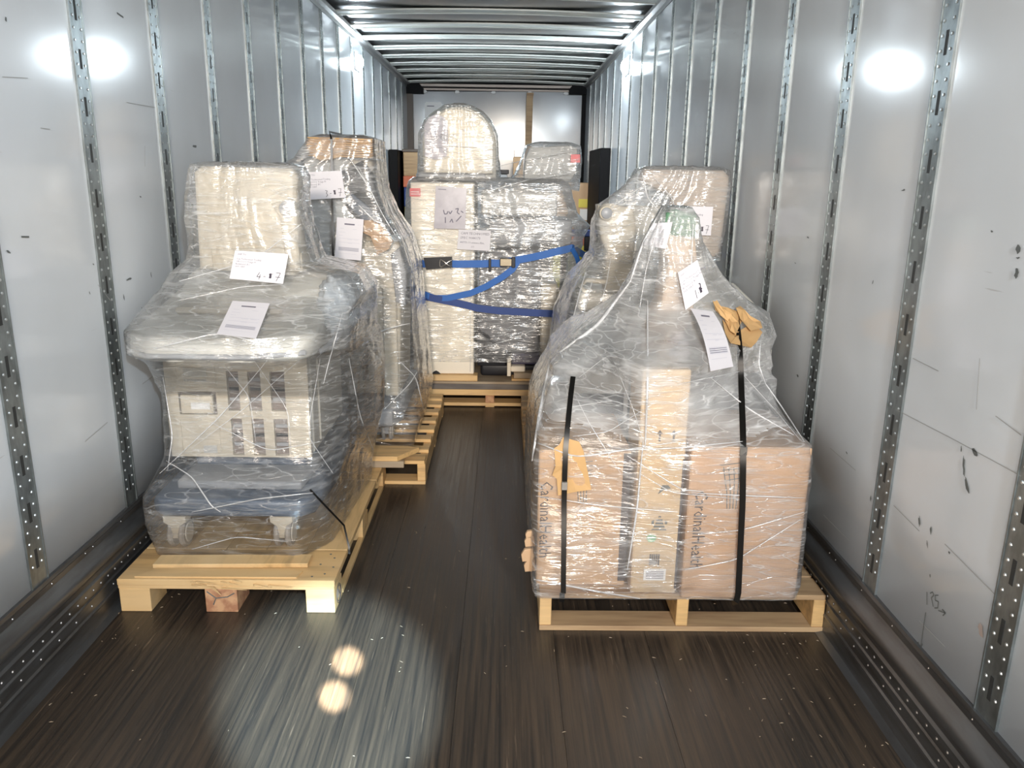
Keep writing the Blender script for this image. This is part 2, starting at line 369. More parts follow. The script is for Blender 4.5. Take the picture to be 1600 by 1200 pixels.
for nm, X, sg in (('trim_1', XL, 1), ('trim_2', XR, -1)):
    o = MB().prism([(X-sg*.01, H-.045),(X+sg*.012, H-.045),(X+sg*.018, H-.02),(X+sg*.050, H-.012),(X+sg*.055, H+.012),(X+sg*.02, H+.05),(X-sg*.01, H+.05)], 1, YE, YF).build(nm, MT['rail'], smooth=30); o['kind'] = 'structure'
# front bulkhead
fwall = B(XL, XR, YF, YF+.05, 0, H+.06).build('wall_front', MT['black']); fwall['kind'] = 'structure'
MB().prism([(-1.30,.02),(1.07,.02),(1.07,2.60),(1.05,2.625),(-1.28,2.60),(-1.30,2.58)], 1, YF-.03, YF+.01, .004).build('bulkhead_panel', MT['front'], fwall)
B(-1.29, 1.02, YF-.05, YF-.02, 2.615, 2.645, .004).build('header_rail', MT['header'], fwall)
B(XL, XR, YF-.08, YF-.02, 2.66, 2.70, .004).build('header_beam', MT['header'], fwall)
for k in range(5):
    x = -1.18+.505*k
    if k == 0: x = -1.13
    MB().prism([(x-.04,2.59),(x-.015,2.578),(x+.015,2.578),(x+.04,2.59),(x+.02,2.615),(x-.02,2.615)], 1, YF-.065, YF-.03, .004).build('header_clip', MT['white'], fwall)
MB().prism([(XL,2.56),(-1.14,2.56),(-1.14,2.63),(-1.20,2.70),(XL,2.70)], 1, YF-.16, YF-.02).build('corner_gusset', MT['black'], fwall)
MB().prism([(XR,2.58),(.88,2.58),(.88,2.65),(.94,2.72),(XR,2.72)], 1, YF-.16, YF-.02).build('corner_gusset', MT['black'], fwall)
B(XL, -1.29, YF-.10, YF-.01, 0, 2.60).build('corner_post', MT['post'], fwall)
B(1.065, XR, YF-.10, YF-.01, 0, 2.62).build('corner_post', MT['black'], fwall)
s = MB().prism([(-1.13,2.02),(-.89,2.02),(-.89,2.44),(-.91,2.46),(-1.11,2.46),(-1.13,2.44)], 1, YF-.036, YF-.029).build('notice_sticker', MT['white'], fwall); s['label'] = 'white rounded notice sticker'
B(-1.10, -1.0, YF-.038, YF-.036, 2.40, 2.412).build('printed_line', MT['ink'], s)
# dome lamps high on both side walls
for X, sg, nm in ((XL, 1, 'left'), (XR, -1, 'right')):
    t = thing('wall_lamp', 'small white glowing dome lamp high on the %s trailer wall' % nm, 'lamp', group=None)
    yc = 7.82
    B(X+sg*.004, X+sg*.016, yc-.12, yc+.12, 2.40, 2.55, .003).build('backplate', MT['white'], t)
    m = MB(); n = 16; rings = 6; vs = []
    for j in range(rings+1):
        a = j/rings*math.pi/2
        for k in range(n):
            q = 2*math.pi*k/n; vs.append((X+sg*(.014+.050*math.sin(a)), yc+.11*math.cos(a)*math.cos(q), 2.475+.066*math.cos(a)*math.sin(q)))
    m.add(vs, [(j*n+k, j*n+(k+1) % n, (j+1)*n+(k+1) % n, (j+1)*n+k) for j in range(rings) for k in range(n)])
    m.build('lens', MT['lampm'], t, smooth=80)
    rebase(t)
# timber prop standing against the bulkhead
o = MB().prism([(.275,0.),(.355,0.),(.375,2.50),(.385,2.585),(.29,2.585),(.285,2.5)], 1, 11.55, 11.60, .003).build('wooden_prop', MT['oldwood'])
tag(o, 'tall narrow brown timber upright leaning at the far front wall', 'post')

# marks on the liner (flat wear and pen marks at their real places)
def ribbon2(X, sg, pts, w, parent, m, name, inset=.0062):
    mb = MB()
    for (a, b) in zip(pts[:-1], pts[1:]):
        a = np.array(a); b = np.array(b); d = b-a; n = np.array([-d[1], d[0]])/max(1e-9, np.hypot(*d))*w/2
        q = [a-n, b-n, b+n, a+n]; x = X+sg*inset
        mb.add([(x, *p) for p in q]+[(x+sg*.0004, *p) for p in q], [(0,1,2,3),(4,5,6,7),(0,1,5,4),(1,2,6,5),(2,3,7,6),(3,0,4,7)])
    return mb.build(name, m, parent)
def wp(px, py, X): v = atx(px, py, X); return (v.y, v.z)
def wmark(X, sg, pxs, w, m='mark', name='scuff_mark', par=None):
    if w >= .0055 and m != 'markl' and len(pxs) == 2:
        a, b = (np.array(wp(*p, X)) for p in pxs); L = np.hypot(*(b-a)); c = (a+b)/2; d = (b-a)/max(L, 1e-6); nn = np.array([-d[1], d[0]]); q = []
        for k in range(11):
            t_ = 2*math.pi*k/11; rr = rng.uniform(.55, 1.15); q.append(c+d*math.cos(t_)*(L/2+w*.2)*rr+nn*math.sin(t_)*w*.42*rng.uniform(.4, 1.1))
        x = X+sg*.0062; n = len(q); mb = MB().add([(x, *p) for p in q]+[(x+sg*.0004, *p) for p in q], [tuple(range(n)), tuple(range(n, 2*n))]+[(k, (k+1) % n, n+(k+1) % n, n+k) for k in range(n)])
        return mb.build(name, MT[m], wall_l if sg > 0 else wall_r)
    return ribbon2(X, sg, [wp(*p, X) for p in pxs], w, par or (wall_l if sg > 0 else wall_r), MT[m], name)
R_ = (XR, -1); L_ = (XL, 1)
wmark(*R_, [(1403,640),(1500,690),(1600,744)], .0018, 'markl', 'panel_seam')
for pts, w in (([(1452,925),(1452,945)],.003), ([(1457,927),(1461,925),(1463,930),(1459,934),(1462,948)],.003), ([(1470,930),(1465,930),(1465,938),(1470,940),(1469,950),(1464,950)],.003), ([(1470,954),(1481,958)],.003), ([(1476,952),(1481,958),(1477,962)],.003),
               ([(1450,957),(1442,1012)],.003), ([(1438,1003),(1442,1013),(1445,1006)],.004)):
    wmark(*R_, pts, w, 'mark', 'pen_mark')
for pts, w in (([(1440,808),(1440,822)],.014), ([(1458,824),(1458,834)],.011), ([(1523,700),(1530,712)],.02), ([(1510,715),(1510,745)],.012), ([(1512,745),(1518,772)],.016), ([(1506,698),(1506,706)],.008),
               ([(1452,845),(1453,856)],.006), ([(1457,897),(1457,902)],.006), ([(1486,862),(1488,865)],.005), ([(1248,586),(1250,589)],.014), ([(1364,775),(1363,783)],.008), ([(1325,706),(1327,709)],.007),
               ([(1595,384),(1595,396)],.02), ([(1594,420),(1592,434)],.022), ([(1592,403),(1598,403)],.006), ([(1552,361),(1556,362)],.008), ([(1412,298),(1418,296)],.008), ([(1366,444),(1368,438)],.006), ([(1244,410),(1246,412)],.007), ([(1264,370),(1266,372)],.01)):
    wmark(*R_, pts, w, 'mark')
for pts in ([(1300,700),(1340,735)], [(1290,805),(1330,845)], [(1400,790),(1440,830)], [(1480,850),(1560,930)], [(1440,970),(1480,1010)], [(1560,650),(1600,680)], [(1430,560),(1470,580)], [(1530,640),(1535,560)], [(1240,60),(1250,40)]):
    wmark(*R_, pts, .002, 'markl')
wmark(*R_, [(1535,975),(1538,997)], .028, 'brownm', 'tape_residue')
for pts, w in (([(195,438),(203,434)],.012), ([(233,425),(234,433)],.007), ([(219,480),(219,495)],.004), ([(299,228),(306,229)],.014), ([(5,28),(6,32)],.014), ([(136,455),(138,460)],.006), ([(190,460),(192,470)],.007), ([(30,370),(42,370)],.005), ([(6,391),(13,395)],.009), ([(216,307),(218,308)],.008), ([(180,20),(190,27)],.005), ([(142,412),(144,414)],.006)):
    wmark(*L_, pts, w, 'mark')
for pts in ([(195,160),(240,168)], [(224,228),(224,260)], [(150,445),(170,470)], [(220,600),(240,585)], [(130,690),(165,660)], [(60,200),(75,202)], [(0,120),(40,122)]):
    wmark(*L_, pts, .0018, 'markl')

# ------------------------------------------------------------------ pallets
def stringer_pallet(label, x0, x1, y0, y1, h, nb, mats, group=None, bw=.09):
    t = thing('wooden_pallet', label, 'pallet', group=group)
    th = .018; m1, m2 = mats
    for k, xs in enumerate((x0, (x0+x1)/2-.02, x1-.04)):
        B(xs, xs+.04, y0+.004, y1-.004, th, h-th, .002).build('stringer', m2, t)
    step = (y1-y0-bw)/(nb-1)
    for k in range(nb):
        w = bw+(.03 if k in (0, nb-1) else rng.uniform(-.012, .012)); ya = y0+k*step
        if k == nb-1: ya = y1-w
        B(x0+rng.uniform(-.004, .004), x1+rng.uniform(-.004, .004), ya, ya+w, h-th, h, .0015).build('deck_board', m1, t)
    for ya in (y0, (y0+y1)/2-.05, y1-.10):
        B(x0, x1, ya, ya+.10, 0, th, .0015).build('bottom_board', m1, t)
    rebase(t); return t
stringer_pallet('worn stringer pallet under the boxes and machine at front right', .134, 1.102, 2.40, 3.55, .140, 9, (MT['oldwood'], MT['wood']))
stringer_pallet('slatted pallet in second row left, gaps between its boards', -1.33, -.377, 3.70, 4.93, .125, 8, (MT['wood'], MT['wood']), bw=.075)
stringer_pallet('pallet hidden behind the front right load, under the tall monitor machine', .12, 1.09, 3.72, 4.90, .13, 8, (MT['oldwood'], MT['wood']))

t = thing('wooden_pallet', 'pale block pallet in front at left, splintered front edge', 'pallet')
X0, X1, Y0, Y1 = -1.328, -.576, 2.50, 3.74
for yb in (Y0, 3.07, Y1-.10):
    for i, (a, b) in enumerate(((-1.324,-1.218), (-1.028,-.917), (-.678,-.578))):
        o = B(a, b, yb, yb+.13 if yb < 3.5 else Y1, .0 if yb else 0, .088, .002).build('block', MT['redwood'] if (yb == Y0 and i == 1) else MT['wood'], t)
        if yb == Y0 and i == 1: o['label'] = 'reddish cracked centre block'
        if yb == Y0 and i == 1:
            MB().tube([(-1.02,2.4985,.08),(-.99,2.4985,.055),(-1.0,2.4985,.03)], .0022, 5).tube([(-.99,2.4985,.055),(-.95,2.4985,.06),(-.925,2.4985,.075)], .002, 5).build('crack', MT['mark'], o)
B(X0, X1, Y0, Y0+.235, .100, .124, .002).build('deck_board', MT['wood'], t)
bx = np.linspace(X0, X1, 6)
for i in range(5):
    B(bx[i]+.001, bx[i+1]-.001, Y0+.238, 3.44, .101, .124, .0015).build('deck_board', MT['woody'], t)
B(X0, X1, 3.443, Y1, .101, .124, .002).build('deck_board', MT['wood'], t)
for yb in (Y0+.001, 3.07, Y1-.13): B(X0+.002, X1-.002, yb, yb+.10, .088, .100, .001).build('cross_board', MT['wood'], t)
B(X1-.022, X1-.001, Y0+.14, Y1-.1, 0, .016, .001).build('bottom_runner', MT['woody'], t)
for (xx, yy) in ((-.62,2.55),(-.60,2.60),(-.65,2.62),(-.61,2.67),(-.66,2.53),(-.63,2.7)): MB().cyl((xx, yy, .1245), .004, .001, 2, 8).build('nail_head', MT['mark'], t)
# splinters torn out of the front edge
for k in range(15):
    x = rng.uniform(-1.09, -.80); l = rng.uniform(.02, .09); z = rng.uniform(.098, .125); dx = rng.uniform(-.5, .3)
    MB().tube([(x, 2.505, z), (x+l*.5*dx, 2.494, z+rng.uniform(-.004,.006)), (x+l, 2.492-rng.uniform(0,.01), z+rng.uniform(-.008,.008))], [.004, .0035, .0006], 4).build('splinter', MT['wood'], t)
MB().tube([(-1.02,2.50,.108),(-.99,2.488,.098),(-.965,2.482,.076)], [.005,.004,.001], 4).build('splinter', MT['wood'], t)
# round treatment stamp on the side of the corner block
st = MB()
for rr in (.034, .028):
    st.tube([(X1-.001+.0018, 2.56+rr*math.cos(q), .045+rr*math.sin(q)) for q in np.linspace(0, 2*math.pi, 25)], .0011, 4)
st.tube([(X1+.001, 2.545,.035),(X1+.001, 2.56,.06),(X1+.001, 2.575,.035)], .0015, 4)
o = st.build('round_stamp', MT['stamp'], t); rebase(t)
o = B(-1.236, -.690, 2.585, 2.66, .1245, .1405, .002).build('loose_board', MT['woody']); tag(o, 'thin pale loose board lying across the front left pallet, nearer the casters', 'board')
for v in o.data.vertices: v.co.y += (v.co.x+1)*.03
o = MB().prism([(-1.27,2.512),(-.71,2.515),(-.70,2.56),(-.735,2.572),(-1.22,2.575)], 2, .1245, .1295).build('veneer_sheet', MT['wood']); tag(o, 'thin peeling veneer sheet at the very front of the left pallet', 'board')
o = MB().prism([(-.66,3.60),(-.50,3.60),(-.41,3.735),(-.47,3.76),(-.66,3.76)], 2, .158, .182, .002).build('loose_board', MT['wood']); tag(o, 'short loose plank bridging the left pallets, beside the white caster', 'board')
B(-.66, -.47, 3.60, 3.62, .126, .158).build('packing_piece', MT['tanwood'], o)

t = thing('wooden_pallet', 'layered pallet under the tall centre machine at the back', 'pallet')
B(-.62, .56, 5.07, 5.19, .008, .030, .002).build('bottom_board', MT['wood'], t); B(-.62, .56, 5.85, 5.95, .008, .03).build('bottom_board', MT['wood'], t); B(-.62, .56, 5.45, 5.55, .008, .03).build('bottom_board', MT['wood'], t)
for x in (-.60, -.112, .50):
    for yy in (5.065, 5.46, 5.86): B(x, x+.058, yy, yy+.09, 0.0 if yy > 9 else .030, .080, .002).build('block', MT['redwood'] if x == -.112 else MT['wood'], t)
    B(x, x+.058, 5.075, 5.94, 0, .008).build('foot_runner', MT['wood'], t)
B(-.62, .56, 5.07, 5.17, .080, .120, .002).build('stringer_board', MT['wood'], t); B(-.62, .56, 5.85, 5.95, .080, .120, .002).build('stringer_board', MT['wood'], t)
B(-.62, .50, 5.075, 5.12, .120, .158, .002).build('grey_batten', MT['greywood'], t)
B(-.62, .50, 5.88, 5.93, .120, .158, .002).build('grey_batten', MT['greywood'], t)
B(-.62, .56, 5.07, 5.95, .158, .174, .002).build('deck_sheet', MT['tanwood'], t)
rebase(t)
o = B(-.56, -.165, 5.08, 5.17, .1745, .212, .003).build('timber_block', MT['wood']); tag(o, 'pale timber block under the centre cream cabinet front', 'timber')
o = B(.06, .42, 5.10, 5.24, .1745, .186, .002).build('tan_plank', MT['wood']); tag(o, 'thin plank lying on the centre pallet beside the cabinet, bottom of two', 'timber')
o = B(.075, .44, 5.12, 5.26, .1865, .222, .002).build('tan_plank', MT['tanwood']); tag(o, 'thicker grey-tan plank on top of the thin one, centre pallet', 'timber')

# ------------------------------------------------------------------ stretch film
def hull(pts):
    pts = sorted(set(map(tuple, pts)))
    def half(ps):
        o = []
        for p in ps:
            while len(o) >= 2 and (o[-1][0]-o[-2][0])*(p[1]-o[-2][1])-(o[-1][1]-o[-2][1])*(p[0]-o[-2][0]) <= 0: o.pop()
            o.append(p)
        return o[:-1]
    return half(pts)+half(pts[::-1])
def radial(pts, c, n, rnd):
    h = hull(pts); th = np.linspace(0, 2*math.pi, n, endpoint=False); u = np.stack([np.cos(th), np.sin(th)], 1); R = np.full(n, 1e9)
    for i in range(len(h)):
        a = np.array(h[i]); b = np.array(h[(i+1) % len(h)]); e = b-a; nn = np.array([e[1], -e[0]])/np.hypot(*e); d = nn@(a-np.array(c))
        dn = u@nn; R = np.where(dn > 1e-6, np.minimum(R, d/np.maximum(dn, 1e-6)), R)
    if rnd:
        for _ in range(rnd): R = .25*np.roll(R, 1)+.5*R+.25*np.roll(R, -1)
    return R
def vnoise(a, b, seed):
    """smooth 2-D value noise, arrays a,b"""
    r = np.random.RandomState(seed); T = r.rand(64, 64)
    ia = np.floor(a).astype(int); ib = np.floor(b).astype(int); fa = a-ia; fb = b-ib
    fa = fa*fa*(3-2*fa); fb = fb*fb*(3-2*fb); g = lambda i, j: T[i % 64, j % 64]
    return (g(ia, ib)*(1-fa)+g(ia+1, ib)*fa)*(1-fb)+(g(ia, ib+1)*(1-fa)+g(ia+1, ib+1)*fa)*fb-.5
def rect(x0, x1, y0, y1): return [(x0,y0),(x1,y0),(x1,y1),(x0,y1)]
def loft(mb, levels, n=150, nz=110, wr=.006, rnd=2, cap=True, seed=1, tilt=.5):
    zs = [l[0] for l in levels]; Rs = []; Cs = []
    for l in levels:
        p = l[1] if isinstance(l[1], list) else rect(*l[1]); q = np.array(p); c = (q.min(0)+q.max(0))/2
        Rs.append(radial(p, c, n, rnd)); Cs.append(c)
    Rs = np.array(Rs); Cs = np.array(Cs); th = np.linspace(0, 2*math.pi, n, endpoint=False)
    vs = []; zz = np.linspace(zs[0], zs[-1], nz)
    zz = np.unique(np.sort(np.concatenate([zz, zs]))); nz = len(zz)
    for z in zz:
        k = min(max(np.searchsorted(zs, z)-1, 0), len(zs)-2); t = (z-zs[k])/max(1e-9, zs[k+1]-zs[k])
        R = Rs[k]*(1-t)+Rs[k+1]*t; C = Cs[k]*(1-t)+Cs[k+1]*t
        s = th*4.; ed = min(1, (z-zs[0])/.03+.3)
        d = vnoise(s*1.3+z*3, z*34+s*tilt*6, seed)*wr*1.2+vnoise(s*4, z*75-s*tilt*9, seed+1)*wr*.55+vnoise(s*2.1, z*4+7, seed+2)*wr*2.2+np.abs(vnoise(s*2+z*9, z*12-s*3, seed+4))*wr*1.2
        # keep periodic: blend the seam at the back
        w = np.clip(np.minimum(th, 2*math.pi-th)/.25, 0, 1); d = d*w*.6
        R = np.maximum(R+d*ed, .004)
        for i in range(n): vs.append((C[0]+R[i]*math.cos(th[i]), C[1]+R[i]*math.sin(th[i]), z))
    fs = [(j*n+k, j*n+(k+1) % n, (j+1)*n+(k+1) % n, (j+1)*n+k) for j in range(nz-1) for k in range(n)]
    if cap:
        C = Cs[-1]; base = (nz-1)*n; top = vs[base:base+n]; prev = base
        for q, f in enumerate((.75, .5, .25)):
            o = len(vs)
            for p in top: vs.append((C[0]+(p[0]-C[0])*f, C[1]+(p[1]-C[1])*f, zs[-1]+.003*math.sin(f*9)+rng.normal()*.0012))
            fs += [(prev+k, prev+(k+1) % n, o+(k+1) % n, o+k) for k in range(n)]; prev = o
        vs.append((C[0], C[1], zs[-1])); fs += [(prev+k, prev+(k+1) % n, len(vs)-1) for k in range(n)]
    mb.add(vs, fs)
def film(lofts, label, m, group=None, low=None, zs=0):
    mb = MB()
    for i, (lv, kw) in enumerate(lofts): loft(mb, lv, seed=11*i+len(label), **kw)
    o = mb.build('stretch_wrap', m, smooth=70); tag(o, label, 'plastic wrap', group)
    if low:
        o.data.materials.append(low)
        for p_ in o.data.polygons:
            if p_.center.z < zs+.03*math.sin(p_.center.x*9+p_.center.y*5): p_.material_index = 1
    FB[o.name] = BVHTree.FromPolygons(mb.v, mb.f); return o
FB = {}
def hit(fo, px, py, off=.006, Yd=None):
    d = Vector(ray(px, py)).normalized(); r = FB[fo.name].ray_cast(Vector(CAMP), d)
    if r[0] is None: return None if Yd == -1 else at(px, py, Yd or 3.0)
    n = r[1]
    if n.dot(d) > 0: n = -n
    return r[0]-d*off*.6+n*off*.4
def folds(fo, lst, m=None):
    for (pts, r) in lst:
        P = []
        for (a, b) in zip(pts[:-1], pts[1:]):
            for t in np.linspace(0, 1, 9)[:-1]: P.append(hit(fo, a[0]+(b[0]-a[0])*t, a[1]+(b[1]-a[1])*t, .003, -1))
        P.append(hit(fo, *pts[-1], .003, -1)); P = [p_ for p_ in P if p_ is not None]
        if len(P) < 5: continue
        r = r*.72
        for _ in range(2): P = [P[0]]+[(P[i-1]+P[i]*2+P[i+1])/4 for i in range(1, len(P)-1)]+[P[-1]]
        MB().tube(P, [r*(.4+.6*math.sin(math.pi*i/(len(P)-1))) for i in range(len(P))], 5).build('film_fold', m or MT['foldm'], fo, smooth=80)

# ------------------------------------------------------------------ unit 1: front left console machine
def caster(parent, x, y, z0, r, w, ang=0., hood='beige'):
    c = MB()
    c.prism([(x-w*.35, z0+r*.85),(x+w*.35, z0+r*.85),(x+w*.5, z0+r*1.7),(x+w*1.25, z0+r*2.0),(x+w*1.25, z0+r*2.45),(x-w*1.25, z0+r*2.45),(x-w*1.25, z0+r*2.0),(x-w*.5, z0+r*1.7)], 1, y-r*.85, y+r*.95, .006)
    c.cyl((x, y+r*.3, z0+r*2.4), .016, r*.6, 2, 14)
    co = c.build('caster', MT[hood], parent, smooth=40)
    for sx in (-1, 1):
        MB().cyl((x+sx*w*.62, y, z0+r), r, w*.62, 0, 26, b=.006).build('wheel', MT['tyre'], co, smooth=40)
        MB().cyl((x+sx*w*.95, y, z0+r), r*.68, w*.16, 0, 22, b=.002).build('wheel_cap', MT['wheelw'], co, smooth=40)
    return co
def plate(x0, x1, z0, z1, y0, y1, holes):
    xs = sorted({x0, x1, *[h[0] for h in holes], *[h[1] for h in holes]}); zs = sorted({z0, z1, *[h[2] for h in holes], *[h[3] for h in holes]})
    m = MB()
    for a, b in zip(xs[:-1], xs[1:]):
        for c, d in zip(zs[:-1], zs[1:]):
            cx, cz = (a+b)/2, (c+d)/2
            if not any(h[0] < cx < h[1] and h[2] < cz < h[3] for h in holes): m.box(a, b, y0, y1, c, d)
    return m

u = thing('medical_console', 'beige wheeled medical console with slanted deck and monitor, front left pallet', 'medical machine')
base = MB().prism([(-1.262,2.70),(-1.22,2.665),(-.72,2.665),(-.678,2.71),(-.66,3.0),(-.70,3.50),(-1.24,3.50),(-1.275,3.0)], 2, .282, .352, .018).build('base', MT['blueg'], u, smooth=50)
MB().prism([(-1.20,2.76),(-.74,2.76),(-.70,3.45),(-1.22,3.45)], 2, .352, .385, .01).build('base_cover', MT['greyp'], u, smooth=50)
B(-1.19, -.76, 2.93, 3.45, .385, .445, .006).build('lower_chassis', MT['blueg'], u)
for (x, y) in ((-1.205, 2.765), (-.815, 2.775), (-1.205, 3.40), (-.80, 3.40)): caster(u, x, y, .125, .056, .034)
# cabinet
cx0, cx1, cz0, cz1, cy = -1.25, -.722, .445, .828, 2.86
cab = B(cx0, cx1, cy+.05, 3.46, cz0, cz1, .006).build('cabinet', MT['beigeg'], u)
holes = []
for (a, b) in ((-1.022,-.978), (-.944,-.897), (-.862,-.808)):
    holes += [(a, b, .628, .780), (a+.004, b+.002, .452, .597)]
hl = (-1.205,-1.065); holes += [(hl[0], hl[1], .612, .700)]
plate(cx0, cx1, cz0, cz1, cy, cy+.02, holes).build('front_panel', MT['beige'], cab)
B(cx0+.01, cx1-.01, cy+.02, cy+.05, cz0+.005, cz1-.005).build('vent_backing', MT['brownin'], cab)
for h in holes[:6]:
    for k in range(3):
        z = h[2]+(h[3]-h[2])*(k+.7)/4+.01
        B(h[0]+.004, h[1]-.002, cy+.010, cy+.019, z, z+.012).build('vent_rib', MT['dark'] if k % 2 else MT['greyp'], cab)
d = B(-1.195,-1.075, cy-.014, cy+.012, .618, .690, .004).build('drawer', MT['beige'], cab); B(-1.155, -1.085, cy-.017, cy-.014, .637, .662).build('drawer_label', MT['white'], d)
d = B(-1.205,-1.06, cy-.006, cy, .722, .812, .003).build('drawer', MT['beige'], cab); B(-1.175, -1.09, cy-.012, cy-.006, .760, .795, .002).build('finger_grip', MT['beigeg'], d)
d = B(-1.205,-1.06, cy-.006, cy, .460, .592, .003).build('drawer', MT['beige'], cab); B(-1.125, -1.075, cy-.008, cy-.0055, .462, .492).build('latch', MT['midg'], d)
for k in range(12): B(-1.175+.007*k, -1.171+.007*k, cy-.009, cy-.006, .742, .750).build('grip_rib', MT['midg'], d)
B(cx0-.015, cx1+.005, cy-.022, 3.46, .826, .850, .008).build('top_lip', MT['beige'], cab)
MB().prism([(3.0,.47),(3.42,.47),(3.42,.80),(3.0,.80)], 0, cx1, cx1+.008, .003).build('side_cover', MT['beigeg'], cab)
# slanted control deck with a round nose
out = [(-1.302,2.74),(-1.27,2.665),(-1.18,2.625),(-.85,2.625),(-.70,2.66),(-.66,2.74),(-.66,3.28),(-1.24,3.28)]
def deck_z(y): return .915+max(0, y-2.66)*.29
m = MB(); vs = []; n = len(out)
rings = [(.97, -.035), (1., -.02), (1., -.005), (.985, .008), (.9, .018), (.5, .022)]
for (s_, dz) in rings:
    for (x, y) in out:
        xx = -.98+(x+.98)*s_; yy = 2.95+(y-2.95)*s_; vs.append((xx, yy, deck_z(yy)+dz if dz > -.03 else .868))
fs = [tuple(range(n))[::-1], tuple(range((len(rings)-1)*n, len(rings)*n))]+[(j*n+k, j*n+(k+1) % n, (j+1)*n+(k+1) % n, (j+1)*n+k) for j in range(len(rings)-1) for k in range(n)]
dk = MB().add(vs, fs).build('control_deck', MT['deckg'], u, smooth=50)
B(-1.18, -.80, 2.84, 3.0, deck_z(2.9)+.012, deck_z(2.9)+.035, .006).build('keyboard_tray', MT['beige'], dk)
MB().tube([(-1.29,2.72,.895),(-1.2,2.622,.888),(-.85,2.618,.888),(-.68,2.68,.895)], .010, 8).build('front_rail', MT['greyp'], dk, smooth=60)
B(-1.20, -.78, 3.22, 3.40, 1.0, 1.16, .02).build('rear_housing', MT['deckg'], u, smooth=50)
MB().prism([(2.98,1.0),(3.02,1.045),(3.12,1.10),(3.22,1.12),(3.36,1.12),(3.36,1.0)], 0, -1.235, -.66, .015).build('shoulder_housing', MT['deckg'], u, smooth=50)
MB().prism([(-1.10,1.13),(-.76,1.13),(-.76,1.20),(-.85,1.22),(-1.10,1.21)], 1, 3.02, 3.24, .01).build('neck_foot', MT['beige'], u, smooth=50)
MB().prism([(-.815,1.14),(-.765,1.14),(-.765,1.375),(-.79,1.40),(-.86,1.38),(-.83,1.33)], 1, 3.0, 3.12, .012).build('monitor_arm', MT['beige'], u, smooth=50)
MB().cyl((-.795,3.0,1.365), .032, .04, 1, 24, b=.004).build('hub_ring', MT['beige'], u, smooth=50)
MB().cyl((-.795,2.978,1.365), .027, .012, 1, 24, b=.003).build('hub_cap', MT['greyp'], u, smooth=50)
MB().prism([(-1.16,1.13),(-.80,1.11),(-.775,1.30),(-.765,1.48),(-.79,1.508),(-1.12,1.512),(-1.15,1.49)], 1, 3.04, 3.15, .022).build('monitor', MT['beige'], u, smooth=50)
# bubble-wrapped parts and cables bundled on the right flank
bm = bmesh.new(); bmesh.ops.create_icosphere(bm, subdivisions=4, radius=1)
for v in bm.verts:
    d = v.co.normalized(); k = 1+.10*math.sin(d.x*9+d.z*7)*math.sin(d.y*8+1)+.05*math.sin(d.z*23+d.y*17)
    v.co = Vector((-.635+.075*d.x*k, 3.06+.17*d.y*k, 1.0+.125*d.z*k))
MB().bm(bm).build('bubble_wrapped_bundle', MT['bubble'], u, smooth=80)
m = MB()
for k in range(4): m.tube([(-.67+.01*k, 2.84+.03*k, .86), (-.615, 2.88+.03*k, .90+.012*k), (-.60+.006*k, 2.96+.03*k, .93), (-.65, 3.1+.04*k, .90)], .010, 8)
m.build('cable_bundle', MT['greyp'], u, smooth=60)
rebase(u)

F1 = film([([ (.128,[(-1.272,2.67),(-.74,2.66),(-.645,2.80),(-.60,3.50),(-1.27,3.56)]), (.26,[(-1.290,2.64),(-.72,2.635),(-.64,2.74),(-.59,3.53),(-1.28,3.56)]), (.36,[(-1.295,2.65),(-.71,2.635),(-.635,2.72),(-.57,3.56),(-1.285,3.6)]), (.46,[(-1.262,2.80),(-1.24,2.76),(-.68,2.76),(-.59,2.95),(-.54,3.55),(-1.27,3.6)]),
   (.70,[(-1.268,2.83),(-.70,2.80),(-.60,2.93),(-.53,3.25),(-.53,3.55),(-1.27,3.58)]), (.84,[(-1.285,2.78),(-1.22,2.68),(-.72,2.70),(-.59,2.86),(-.54,3.2),(-.54,3.5),(-1.28,3.5)]),
   (.885,[(-1.318,2.75),(-1.285,2.655),(-1.19,2.608),(-.84,2.605),(-.68,2.65),(-.56,2.82),(-.535,3.4),(-1.30,3.45)]),
   (.955,[(-1.318,2.76),(-1.29,2.67),(-1.19,2.615),(-.84,2.615),(-.66,2.67),(-.545,2.84),(-.53,3.4),(-1.30,3.42)]), (1.0,[(-1.31,2.83),(-1.27,2.76),(-.70,2.74),(-.56,2.88),(-.53,3.4),(-1.30,3.42)]),
   (1.05,[(-1.29,2.92),(-1.24,2.88),(-.80,2.87),(-.62,2.88),(-.53,2.96),(-.53,3.4),(-1.29,3.42)]),
   (1.12,[(-1.26,3.00),(-.80,2.95),(-.62,2.94),(-.56,3.05),(-.58,3.40),(-1.26,3.40)]),
   (1.17,[(-1.20,3.02),(-.78,2.95),(-.74,2.97),(-.72,3.1),(-.73,3.3),(-1.20,3.32)]),
   (1.33,[(-1.185,3.01),(-.80,2.955),(-.752,2.965),(-.745,3.05),(-.75,3.2),(-1.185,3.2)]),
   (1.40,[(-1.18,3.01),(-.80,2.96),(-.755,2.975),(-.75,3.18),(-1.18,3.19)]),
   (1.48,(-1.172,-.752,3.015,3.18)), (1.515,(-1.16,-.765,3.02,3.175)), (1.526,(-1.13,-.79,3.04,3.16))], dict(n=190, nz=150, wr=.008))],
   'clear wrap around the front left console machine, pulled to its pallet', MT['film'], low=MT['film_clear'], zs=.86)
